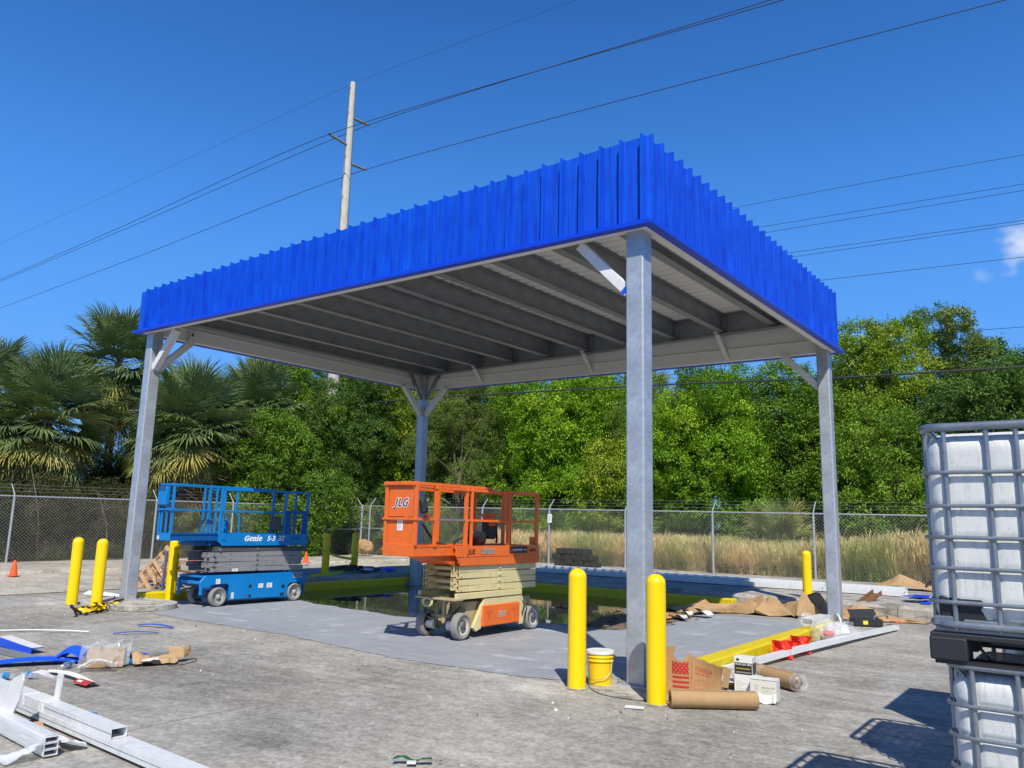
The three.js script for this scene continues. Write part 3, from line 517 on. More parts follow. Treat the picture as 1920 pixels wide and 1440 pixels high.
  part('control_strap', tube([P(-.30, 1.9, -.70), P(-.28, 1.65, -.74), P(-.29, 1.46, -.76)], .022, 16, 5), M.black, cb);
  part('work_light', [rbox(.10, .22, .14, .04, .40, 2.04, 1.98, 0, .3, .2), rod(P(.46, 2.06, 2.02), P(.40, 2.06, 1.98), .05, 14)], M.black, T); part('emergency_button', new THREE.CylinderGeometry(.045, .045, .05, 14).translate(.36, 1.90, 1.86), M.red, T);
  const coil = []; for (let i = 0; i <= 260; i++) { const t = i / 260, a = t * 2 * Math.PI * 24; coil.push(P(.22 + .022 * Math.cos(a), lerp(1.78, 1.47, t) - .10 * Math.sin(t * 3.14), lerp(1.78, 1.25, t) + .022 * Math.sin(a))); } part('coiled_cable', tube(coil, .007, 520, 5), M.rubber, T);
  part('deck_bag', [rbox(.26, .24, .32, .09, -.02, 1.55, .16), rbox(.2, .16, .2, .06, .05, 1.62, .36)], M.black, T);
  part('deck_cable', [tube([P(.1, 1.46, .9), P(.15, 1.56, .8), P(-.05, 1.50, .7), P(.12, 1.60, .55), P(0, 1.47, .45)], .016, 40, 6), tube([P(.1, 1.62, .5), P(.12, 1.85, .55), P(.16, 2.0, .62)], .009, 20, 5)], M.rubber, T);
}
{ // ---------- blue lift ----------
  const T = thing('scissor_lift', 'blue and grey scissor lift folded down at the left end of the painted floor', 'scissor lift', [-10.83, .012, -2.35]);
  const P = (x, y, z) => V(x, y, z), sq = (a, b, w = .04) => bar(a, b, w, w, V(0, 1, 0), .006);
  part('chassis', [span(-.33, .33, .12, .55, -1.15, 1.05, .02)], M.gBlueDk, T);
  for (const s of [1, -1]) {
    const pts = [[-1.20, .62], [1.32, .62], [1.42, .50], [1.40, .40], [1.22, .40], [1.16, .44], [.80, .45], [.74, .40], [.72, .12], [-.72, .10], [-.74, .34], [-.80, .40], [-1.12, .40], [-1.18, .34], [-1.22, .34]];
    const sp = part('side_panel', prism(pts, .05, .004).rotateY(-Math.PI / 2).translate(s > 0 ? .42 : -.37, 0, 0), M.gBlue, T);
    const d1 = part('tray_door', rbox(.018, .33, .34, .006, s * .424, .29, .46), M.gBlue, T), d2 = part('tray_door', rbox(.018, .33, .90, .006, s * .424, .285, -.22), M.gBlue, T);
    part('latch', [rbox(.02, .06, .06, .005, s * .430, .37, .24), rbox(.02, .06, .05, .005, s * .430, .17, .24), rbox(.02, .05, .10, .005, s * .436, .17, -.58), rbox(.02, .06, .08, .005, s * .436, .33, -.60)], M.black, d2);
    for (const [z, y, w, h] of [[-.02, .37, .12, .09], [-.24, .37, .14, .10]]) keep('sticker', plate(w, h, [s * .436, y, z], Math.PI / 2 * s), mNote, d2);
    for (const [z, y, w, h] of [[1.02, .50, .10, .10], [.66, .20, .06, .12]]) keep('sticker', plate(w, h, [s * .4275, y, z], Math.PI / 2 * s), mNote, sp);
    keep('logo', plate(.24, .10, [s * .4275, .555, -1.0], Math.PI / 2 * s), sticker((c, w, h) => { c.fillStyle = '#dcd7cf'; c.fillRect(0, 0, w, h); c.fillStyle = '#15181d'; c.fillRect(10, 14, w - 20, h - 28); c.fillStyle = '#e5e2da'; c.font = 'italic bold 56px serif'; c.textAlign = 'center'; c.textBaseline = 'middle'; c.fillText('Genie', w / 2, h / 2); }, 256, 104), sp);
  }
  part('front_step', [rbox(.80, .03, .16, .006, 0, .60, 1.32), rbox(.05, .20, .05, .008, .40, .34, 1.38), rbox(.05, .26, .05, .008, -.40, .34, 1.38), rbox(.7, .06, .06, .01, 0, .48, 1.36)], M.gBlue, T);
  part('axle', [rod(P(-.36, .19, .98), P(.36, .19, .98), .045, 12), rbox(.2, .16, .26, .03, -.2, .22, .96), rbox(.2, .16, .26, .03, .2, .22, .96)], M.black, T);
  part('axle', rod(P(-.36, .19, -.94), P(.36, .19, -.94), .045, 12), M.black, T);
  wheel(T, .375, .98, .19, .12, M.tyre, M.rimGrey, .06); wheel(T, -.375, .98, .19, .12, M.tyre, M.rimGrey, .06); wheel(T, .375, -.94, .19, .12, M.tyre, M.rimGrey); wheel(T, -.375, -.94, .19, .12, M.tyre, M.rimGrey);
  part('entry_ladder', [rbox(.05, .5, .05, .01, .3, .36, -1.26), rbox(.05, .5, .05, .01, -.3, .36, -1.26), rbox(.6, .03, .08, .006, 0, .2, -1.26), rbox(.6, .03, .08, .006, 0, .42, -1.26)], M.gBlue, T);
  const rows = 5, y0 = .68, dh = .102;
  for (const [x, w] of [[.36, .06], [.27, .055], [-.27, .055], [-.36, .06]]) for (let k = 0; k < rows; k++) {
    const y = y0 + dh * (k + .5), inn = Math.abs(x) < .3, l = 2.36, tilt = (k % 2 ? 1 : -1) * .006, sh = [.0, .06, .03, .07, -.06][k];
    const t = part('scissor_arm', hollow(w, dh - .006, l, .007).translate(0, 0, -l / 2).rotateX(tilt).translate(x, y, .03 + sh + (inn ? .05 : 0)), k === 4 ? M.gGreyDk : M.gGrey, T);
    if (!inn) { const s = Math.sign(x); part('pin', [rod(P(x + s * .028, y, .10), P(x + s * .05, y, .10), .026, 14)], M.steel, t); part('pin', rod(P(x + s * .028, y - .01, 1.08 + sh), P(x + s * .06, y - .01, 1.08 + sh), .03, 14), M.steel, t); part('weld_hole', [rod(P(x + s * .029, y, .75), P(x + s * .032, y, .75), .012, 8), rod(P(x + s * .029, y, -.78), P(x + s * .032, y, -.78), .012, 8)], M.black, t); }
  }
  for (let k = 0; k < rows; k++) part('cross_tube', rod(P(-.24, y0 + dh * (k + .5), .95 + (k % 2) * .1), P(.24, y0 + dh * (k + .5), .95 + (k % 2) * .1), .036, 12), M.gGreyDk, T);
  keep('sticker', plate(.14, .06, [.3925, .715, .62], Math.PI / 2), mNote, T);
  // platform
  part('platform_deck', span(-.38, .38, 1.40, 1.43, -1.2, 1.09), M.gBlueDk, T);
  for (const s of [1, -1]) {
    const sk = part('platform_skirt', prism([[1.00, 1.225], [1.10, 1.30], [1.10, 1.465], [-1.21, 1.465], [-1.21, 1.215], [1.0, 1.215]], .016, .002).rotateY(-Math.PI / 2).translate(s > 0 ? .42 : -.404, 0, 0), M.gBlue, T);
    part('skirt_plate', [rbox(.012, .10, .09, .003, s * .428, 1.38, .97), rbox(.006, .25, .012, .001, s * .424, 1.34, .0)], M.gBlue, sk);
    if (s > 0) {
      keep('lettering', plate(.52, .18, [.4245, 1.365, .26], Math.PI / 2), letters('Genie', 'italic bold 150px serif', '#f2f4f6', '#f2f4f6', 512, 180, 0, 7), sk);
      keep('lettering', plate(.24, .16, [.4245, 1.365, -.20], Math.PI / 2), letters('S-3', 'italic bold 160px sans-serif', '#f4f7fa', null, 256, 170, 0), sk);
      keep('lettering', plate(.22, .16, [.4245, 1.365, -.46], Math.PI / 2), letters('32', 'italic bold 160px sans-serif', '#e6eef5', null, 224, 170, 0), sk);
      keep('lettering', plate(.34, .11, [.4245, 1.37, -.86], Math.PI / 2), letters('1SS132', 'bold 100px sans-serif', '#0a2a5c', null, 448, 150, 0), sk);
    }
  }
  part('platform_skirt', span(-.40, .40, 1.215, 1.46, -1.225, -1.212), M.gBlue, T);
  part('extension_deck', [span(-.04, .36, 1.41, 1.435, 1.05, 2.13), span(.34, .385, 1.32, 1.462, 1.02, 2.14, .004), span(.385, .405, 1.445, 1.468, 1.02, 2.14), span(.385, .405, 1.318, 1.338, 1.02, 2.14), span(-.08, -.04, 1.32, 1.462, 1.02, 2.14, .004), rbox(.16, .12, .012, .003, .30, 1.27, 1.25)], M.gBlueDk, T);
  part('toe_board', rbox(.48, .15, .02, .004, .165, 1.395, 2.15), M.gBlue, T);
  keep('sticker', plate(.08, .07, [-.02, 1.375, 2.1615]), mNote, T);
  part('deck_support', span(-.3, .3, 1.22, 1.31, .9, 1.55, .01), M.gBlueDk, T);
  const xr = .38, top = 2.42, mid = 1.925;
  for (const s of [1, -1]) {
    const xx = s > 0 ? xr : -.06;
    part('top_rail', [sq(P(xx, top, 2.16), P(xx, top - .01, -.2), .038), sq(P(xx + .01 * s, top - .05, 1.0), P(xx + .01 * s, top - .02, -1.20), .038)], M.gBlue, T);
    part('mid_rail', sq(P(xx, mid, 2.22), P(xx, mid, -1.20), .034), M.gBlue, T);
    for (const [z, b, t, w] of [[2.14, 1.46, top, .046], [1.18, 1.46, top, .04], [1.06, 1.46, top, .05], [.70, mid, top, .04], [-.56, 1.46, top, .05], [-1.18, 1.46, top, .045]]) part('post', sq(P(xx, b, z), P(xx, t - .02, z), w), M.gBlue, T);
    part('curved_rail', tube([P(xx, mid, .86), P(xx, mid - .03, .70), P(xx, mid - .12, .62), P(xx, 1.46, .60)], .018, 24, 8), M.gBlue, T);
    part('curved_rail', tube([P(xx, mid - .1, 1.02), P(xx, mid - .18, .99), P(xx, 1.46, .98)], .018, 20, 8), M.gBlue, T);
  }
  part('top_rail', sq(P(-.08, top, 2.16), P(.40, top, 2.16), .038), M.gBlue, T); part('mid_rail', sq(P(-.12, mid, 2.18), P(.44, mid, 2.18), .034), M.gBlue, T);
  part('top_rail', sq(P(-.36, top - .02, -1.19), P(.38, top - .02, -1.19), .036), M.gBlue, T);
  for (const x of [.06, .22]) part('post', sq(P(x, 1.46, 2.15), P(x, top, 2.15), .042), M.gBlue, T);
  const mb = part('manual_box', rbox(.30, .36, .09, .02, .12, 2.19, 2.20), M.gBlue, T); part('box_lid', rbox(.28, .10, .10, .02, .12, 2.33, 2.20), M.gBlueDk, mb);
  part('lower_box', rbox(.22, .38, .05, .02, .14, 1.66, 2.13), M.black, T);
  part('work_light', [rbox(.12, .16, .2, .05, .25, 2.24, 1.92, 0, 0, .2), rod(P(.22, 2.2, 1.84), P(.34, 2.13, 1.8), .012, 6)], M.black, T);
  // entry gate and controls at the rear
  part('gate', [sq(P(.38, 1.94, -.56), P(.38, 1.94, -1.18), .07), sq(P(.38, 1.46, -.64), P(.38, 1.92, -.64), .10), sq(P(.38, 1.46, -1.1), P(.38, 1.92, -1.1), .08), sq(P(.38, 1.83, -.62), P(.38, 1.83, -1.1), .03)], M.gBlueDk, T);
  part('control_box', rbox(.16, .30, .22, .03, .28, 1.68, -.40), M.gGreyDk, T);
  part('socket', [rbox(.10, .26, .12, .03, -.2, 1.60, .55), tube([P(-.14, 1.55, .62), P(-.08, 1.6, .66), P(-.08, 1.68, .6), P(-.14, 1.70, .55)], .012, 20, 6)], M.gBlue, T);
  part('rail_brace', rod(P(-.2, 2.28, .95), P(-.2, 1.5, .9), .017, 8), M.steel, T);
}

/* ================= STACKED LIQUID TANKS ================= */
function makeTank(name, label, pos, low, short) {
  const T = thing(name, label, 'liquid tank', pos, 0), w = 1.2, d = 1.0, h = low ? 1.04 : 1.05;     // x 0..w to the right, z 0..-d to the back
  const base = low ? .15 : .0, m = M.ibcTop;
  if (!short) {
    // blow-moulded bottle: rounded box with grooves where the cage bars run
    const bx = w - .016, bz = d - .016, by0 = base + (low ? .02 : .03), by1 = base + h - .025, xs = [.107, .30, .43, .60, .73, .92, 1.08], ys = low ? [.85, 1.0, .70, .52] : [.155, .325, .48, .64, .812].map(y => base + y);
    const N = 96, K = 44, rr = .10;
    const rc = .085, hw = bx / 2, hd = bz / 2, per = []; // rounded-rectangle outline, evenly stepped
    { const side = (x0, z0, x1, z1, nx, nz, n) => { for (let i = 0; i < n; i++) per.push([lerp(x0, x1, i / n), lerp(z0, z1, i / n), nx, nz]); }, arc = (cx, cz, a0) => { for (let i = 0; i < 10; i++) { const a = a0 + i / 10 * Math.PI / 2; per.push([cx + rc * Math.cos(a), cz + rc * Math.sin(a), Math.cos(a), Math.sin(a)]); } };
      side(hw, -hd + rc, hw, hd - rc, 1, 0, 60); arc(hw - rc, hd - rc, 0); side(hw - rc, hd, -hw + rc, hd, 0, 1, 76); arc(-hw + rc, hd - rc, Math.PI / 2); side(-hw, hd - rc, -hw, -hd + rc, -1, 0, 60); arc(-hw + rc, -hd + rc, Math.PI); side(-hw + rc, -hd, hw - rc, -hd, 0, -1, 76); arc(hw - rc, -hd + rc, Math.PI * 1.5); }
    const f = (u, v) => {
      const y = lerp(by0, by1, v), q = per[Math.round(u * per.length) % per.length], e = Math.min((y - by0), (by1 - y)), sh = e < rr ? rr - Math.sqrt(rr * rr - (rr - e) * (rr - e)) : 0;
      let gr = 0; if (Math.abs(q[3]) > .9) for (const k of xs) gr = Math.max(gr, 1 - sst(.014, .030, Math.abs(q[0] + w / 2 - k))); for (const k of ys) gr = Math.max(gr, 1 - sst(.010, .026, Math.abs(y - k)));
      const l = sh + (low ? .009 : .004) * gr; return [q[0] - q[2] * l + w / 2, y, q[1] - q[3] * l - d / 2];
    };
    const g = grid(312, 90, f, false); const capG = (y, up) => { const p = []; for (let i = 0; i < 312; i++) { const q = f(i / 312, up ? 1 : 0); p.push([q[0], q[2]]); } return sheet(p, y); };
    part('bottle', [g, capG(by1 - .001, true)], m, T);
    if (!low) part('fill_cap', [lathe([[.001, .05], [.10, .05], [.11, .03], [.11, 0]], 24).translate(w / 2, by1, -d / 2)], M.black, T);
    // cage: rounded-corner rings and flattened uprights
    const ring = (y, r, off = 0, n = 8) => { const c = .09, p = [], x0 = -off, x1 = w + off, z0 = off, z1 = -d - off; for (const [cx, cz, a0] of [[x1 - c, z0 - c, 0], [x1 - c, z1 + c, 1], [x0 + c, z1 + c, 2], [x0 + c, z0 - c, 3]]) for (let i = 0; i <= 4; i++) { const a = Math.PI / 2 - a0 * Math.PI / 2 - i / 4 * Math.PI / 2; p.push(V(cx + c * Math.cos(a), y, cz + c * Math.sin(a))); } return new THREE.TubeGeometry(new THREE.CatmullRomCurve3(p, true, 'catmullrom', 0), 120, r, n, true); };
    const topY = base + h;
    part('cage_rail', ring(topY, low ? .018 : .022, .004), M.cage, T); if (!low) part('cage_rail', ring(base + .045, .020, .004), M.cage, T);
    for (const y of ys) part('cage_ring', ring(y, .0105, .015), M.cage, T);
    const bars = []; const upY = [base + .02, topY];
    for (const x of xs) for (const z of [0, -d]) bars.push([x, z, 0]); for (const z of [-.12, -.31, -.50, -.69, -.88]) for (const x of [0, w]) bars.push([x, z, 1]);
    for (const [x, z] of bars) part('cage_upright', rod(V(x, upY[0], z), V(x, upY[1], z), .0128, 8), M.cage, T);
    for (const [sx, sz] of [[.0, 0], [w, 0], [0, -d], [w, -d]]) part('cage_brace', rod(V(sx + (sx ? -.03 : .03), topY - .01, sz + (sz ? .03 : -.03)), V(sx + (sx ? -.10 : .10), topY - .10, sz + (sz ? .05 : -.05)), .011, 6), M.cage, T);
    if (!low) part('outlet_shroud', [span(.03, .24, base + .05, base + .185, -.06, -.008, .02)], M.black, T);
    else part('cage_bracket', rbox(.05, .05, .02, .004, .52, topY - .03, .02), M.cage, T);
  }
  // pallet
  if (low) part('pallet', [span(0, w, .10, .15, -d, 0, .01), ...[0, .5, 1].map(k => span(lerp(0, w - .16, k), lerp(.16, w, k), 0, .10, -d, 0, .01))], M.plasticBlk, T);
  else part('pallet', [rbox(w + .03, .03, d + .03, .008, w / 2, base - .012, -d / 2), ...[0, .5, 1].flatMap(k => [0, .5, 1].map(q => rbox(.17, .115, .17, .012, lerp(.065, w - .065, k), base - .075, lerp(-.065, -d + .065, q)))), span(-.0, w, base - .150, base - .133, -.16, .0), span(0, w, base - .150, base - .133, -d, -d + .16)], M.plasticBlk, T), part('base_tray', [rbox(w - .02, .05, d - .02, .012, w / 2, base + .025, -d / 2), rbox(.11, .05, .03, .01, .06, base + .06, -.01), rbox(.16, .05, .02, .008, .22, base + .05, -.004)], M.cage, T);
  return T;
}
makeTank('liquid_tank', 'lower caged liquid tank of the near stack, grey-blue plastic in wire cage', [3.57, 0, 3.76], true);
makeTank('liquid_tank', 'upper caged liquid tank with black shroud on the near stack at the right edge', [3.52, 1.345, 3.78], false);
{ // a second stack stands hidden behind the first; its shadow falls on the yard
  makeTank('liquid_tank', 'lower caged tank of the stack hidden behind the near tanks, known by its shadow', [3.66, 0, 2.12], true);
  makeTank('liquid_tank', 'upper caged tank of the stack hidden behind the near tanks, known by its shadow', [3.66, 1.345, 2.12], false);
  const t = thing('storage_crate', 'tall closed crate hidden behind the tank stacks, known by its square shadow', 'crate', [3.64, 0, .55]);
  part('crate_wall', rbox(1.1, 2.30, 1.4, .02, .55, 1.20, -.7), M.white, t); part('crate_lid', rbox(1.14, .06, 1.44, .015, .55, 2.37, -.7), M.galvDull, t); part('crate_foot', [span(.05, .2, 0, .06, -1.35, -.05), span(.9, 1.05, 0, .06, -1.35, -.05)], M.woodDk, t);
}

/* ================= VEGETATION ================= */
const leafMat = (rough = .55, t = .32) => phy({ color: C(1, 1, 1), roughness: rough, transmission: t, thickness: 0, ior: 1.3, specularIntensity: .5 });
const M_leaf = leafMat(.6, .34), M_frond = [C(.16, .235, .09), C(.20, .27, .09), C(.38, .40, .10), C(.50, .44, .12), C(.30, .20, .11)].map(c => phy({ color: c, roughness: .5, transmission: .18, thickness: 0, specularIntensity: .6 }));
// a spray of small pointed leaves about the origin
function spray(n, rad, len, wid, seed) {
  const r = rng(seed), pos = [], nor = [];
  for (let i = 0; i < n; i++) {
    const o = V(r() - .5, r() - .5, r() - .5).normalize().multiplyScalar(rad * Math.cbrt(r()));
    const d = V(r() - .5, (r() - .62) * .9, r() - .5).normalize(), up = V(r() - .5, 1.2, r() - .5).normalize(), s = d.clone().cross(up).normalize(), nn = s.clone().cross(d).normalize();
    const l = len * (.7 + .6 * r()), w = wid * (.7 + .6 * r()) / 2;
    const a = o, b = o.clone().addScaledVector(d, l * .45).addScaledVector(s, w).addScaledVector(nn, w * .3), c = o.clone().addScaledVector(d, l).addScaledVector(nn, -l * .12), e = o.clone().addScaledVector(d, l * .45).addScaledVector(s, -w).addScaledVector(nn, w * .3);
    for (const t of [[a, b, c], [a, c, e]]) { const m = t[1].clone().sub(t[0]).cross(t[2].clone().sub(t[0])).normalize(); for (const p of t) { pos.push(p.x, p.y, p.z); nor.push(m.x, m.y, m.z); } }
  }
  const g = new THREE.BufferGeometry(); g.setAttribute('position', new THREE.Float32BufferAttribute(pos, 3)); g.setAttribute('normal', new THREE.Float32BufferAttribute(nor, 3)); g.setAttribute('uv', new THREE.Float32BufferAttribute(new Float32Array(pos.length / 3 * 2), 2)); return g;
}
const SPR = [spray(26, .27, .15, .075, 1), spray(26, .25, .12, .06, 2), spray(20, .30, .20, .085, 3), spray(30, .22, .09, .045, 4)];
function limb(pts, r0, r1, n = 7) {     // tapered limb through points
  const c = new THREE.CatmullRomCurve3(pts), seg = pts.length * 4, g = new THREE.TubeGeometry(c, seg, 1, n, false), p = g.attributes.position, q = V(0, 0, 0);
  for (let i = 0; i <= seg; i++) { c.getPointAt(i / seg, q); const r = lerp(r0, r1, i / seg); for (let k = 0; k <= n; k++) { const j = i * (n + 1) + k; p.setXYZ(j, q.x + (p.getX(j) - q.x) * r, q.y + (p.getY(j) - q.y) * r, q.z + (p.getZ(j) - q.z) * r); } }
  g.computeVertexNormals(); return g;
}
const dummy = new THREE.Object3D();
// tree: lobes of leaf sprays round limbs; tones: [base colours], dens: sprays per square metre of lobe
function tree(o) {
  const r = rng(o.seed), T = thing(o.name || 'broadleaf_tree', o.label, o.cat || 'tree', [o.x, o.y ?? .25, o.z], 0, o.group);
  const H = o.h, W = o.r, low = o.low ?? .2, lobes = [];
  const n = o.lobes || 16;
  for (let i = 0; i < n; i++) {
    const t = low + (1 - low) * Math.pow((i + .5) / n, .9), prof = o.prof ? o.prof(t) : Math.sqrt(Math.max(.05, 1 - Math.pow((t - .45) / .62, 2)));
    const a = i * 2.399 + r() * .9, rr = W * prof * (.35 + .5 * r()), sz = W * (.30 + .22 * r()) * (o.fluff || 1) * (t > .85 ? .75 : 1);
    lobes.push([Math.cos(a) * rr, t * H - sz * .5, Math.sin(a) * rr, sz, r()]);
  }
  // trunk and limbs
  const lean = (r() - .5) * .5, fork = V(lean, H * Math.max(.22, low * .8), (r() - .5) * .4);
  const tr = part('trunk', limb([V(0, -.4, 0), V(lean * .4, H * .12, 0), fork, V(lean * 1.5, H * .5, fork.z)], o.tr || .20, (o.tr || .20) * .45, 9), o.bark || M.bark, T, false);
  const ls = []; for (const L of lobes) if (r() < .7) { const e = V(L[0], L[1], L[2]), st = V(lean * (.8 + r() * .6), Math.min(L[1] * .75, H * (.22 + .35 * r())), fork.z * .8); ls.push(limb([st, st.clone().lerp(e, .5).add(V(0, .18, 0)), e], .06 + .04 * r(), .015, 5)); }
  if (ls.length) part('limb', ls.map(clean), o.bark || M.bark, T, false);
  const list = []; const spr = SPR[o.leaf ?? 0];
  for (const L of lobes) {
    const cnt = Math.round(L[3] * L[3] * 4 * Math.PI * (o.dens || 8) * 1.35);
    for (let i = 0; i < cnt; i++) {
      const d = V(r() - .5, r() - .5, r() - .5).normalize(); const k = L[3] * (.55 + .5 * Math.pow(r(), .55)) * (.82 + .42 * fbm3(d.x * 2 + L[4] * 9, d.y * 2, d.z * 2, 2));
      const p = V(L[0] + d.x * k, L[1] + d.y * k * .85, L[2] + d.z * k); if (p.y < (o.floor ?? .05)) continue;
      if (fbm3(p.x * 1.3 + o.seed, p.y * 1.3, p.z * 1.3, 2) < (o.gap ?? .30)) continue;
      list.push([p, d, L[4]]);
    }
  }
  const im = new THREE.InstancedMesh(spr, M_leaf, list.length); im.name = 'crown'; const c = new THREE.Color(), tones = o.tones;
  list.forEach(([p, d, h], i) => {
    dummy.position.copy(p); dummy.rotation.set((r() - .5) * 1.2, r() * 6.28, (r() - .5) * 1.2); const s = (o.ls || 1) * (.55 + .46 * r()); dummy.scale.set(s, s, s); dummy.updateMatrix(); im.setMatrixAt(i, dummy.matrix);
    const q = clamp(.5 * h + .5 * r() + .25 * (fbm3(p.x * .9, p.y * .9, p.z * .9 + o.seed, 2) - .5)) * (tones.length - 1.001), a = tones[Math.floor(q)], b = tones[Math.floor(q) + 1], t = q % 1, m = .8 + .4 * r();
    c.setRGB(lerp(a[0], b[0], t) * m, lerp(a[1], b[1], t) * m, lerp(a[2], b[2], t) * m); im.setColorAt(i, c);
  });
  im.castShadow = im.receiveShadow = true; im.userData.kind = 'stuff'; T.add(im); return T;
}
const DK = [[0.077, 0.14, 0.037], [0.105, 0.198, 0.041], [0.148, 0.264, 0.048], [0.207, 0.329, 0.058]];
const MID = [[0.097, 0.175, 0.034], [0.159, 0.294, 0.034], [0.23, 0.385, 0.038], [0.335, 0.453, 0.053]];
const BRT = [[0.133, 0.259, 0.023], [0.199, 0.38, 0.023], [0.281, 0.47, 0.027], [0.398, 0.545, 0.04]];
const YEL = [[0.144, 0.242, 0.033], [0.241, 0.362, 0.033], [0.353, 0.467, 0.04], [0.451, 0.467, 0.067]];
const OLV = [[0.115, 0.18, 0.047], [0.18, 0.267, 0.054], [0.246, 0.324, 0.07], [0.327, 0.324, 0.123]];
const SCR = [[.035, .05, .018], [.06, .08, .022], [.11, .12, .035], [.17, .13, .06]];
const G1 = 'trees of the dense wood behind the fences';
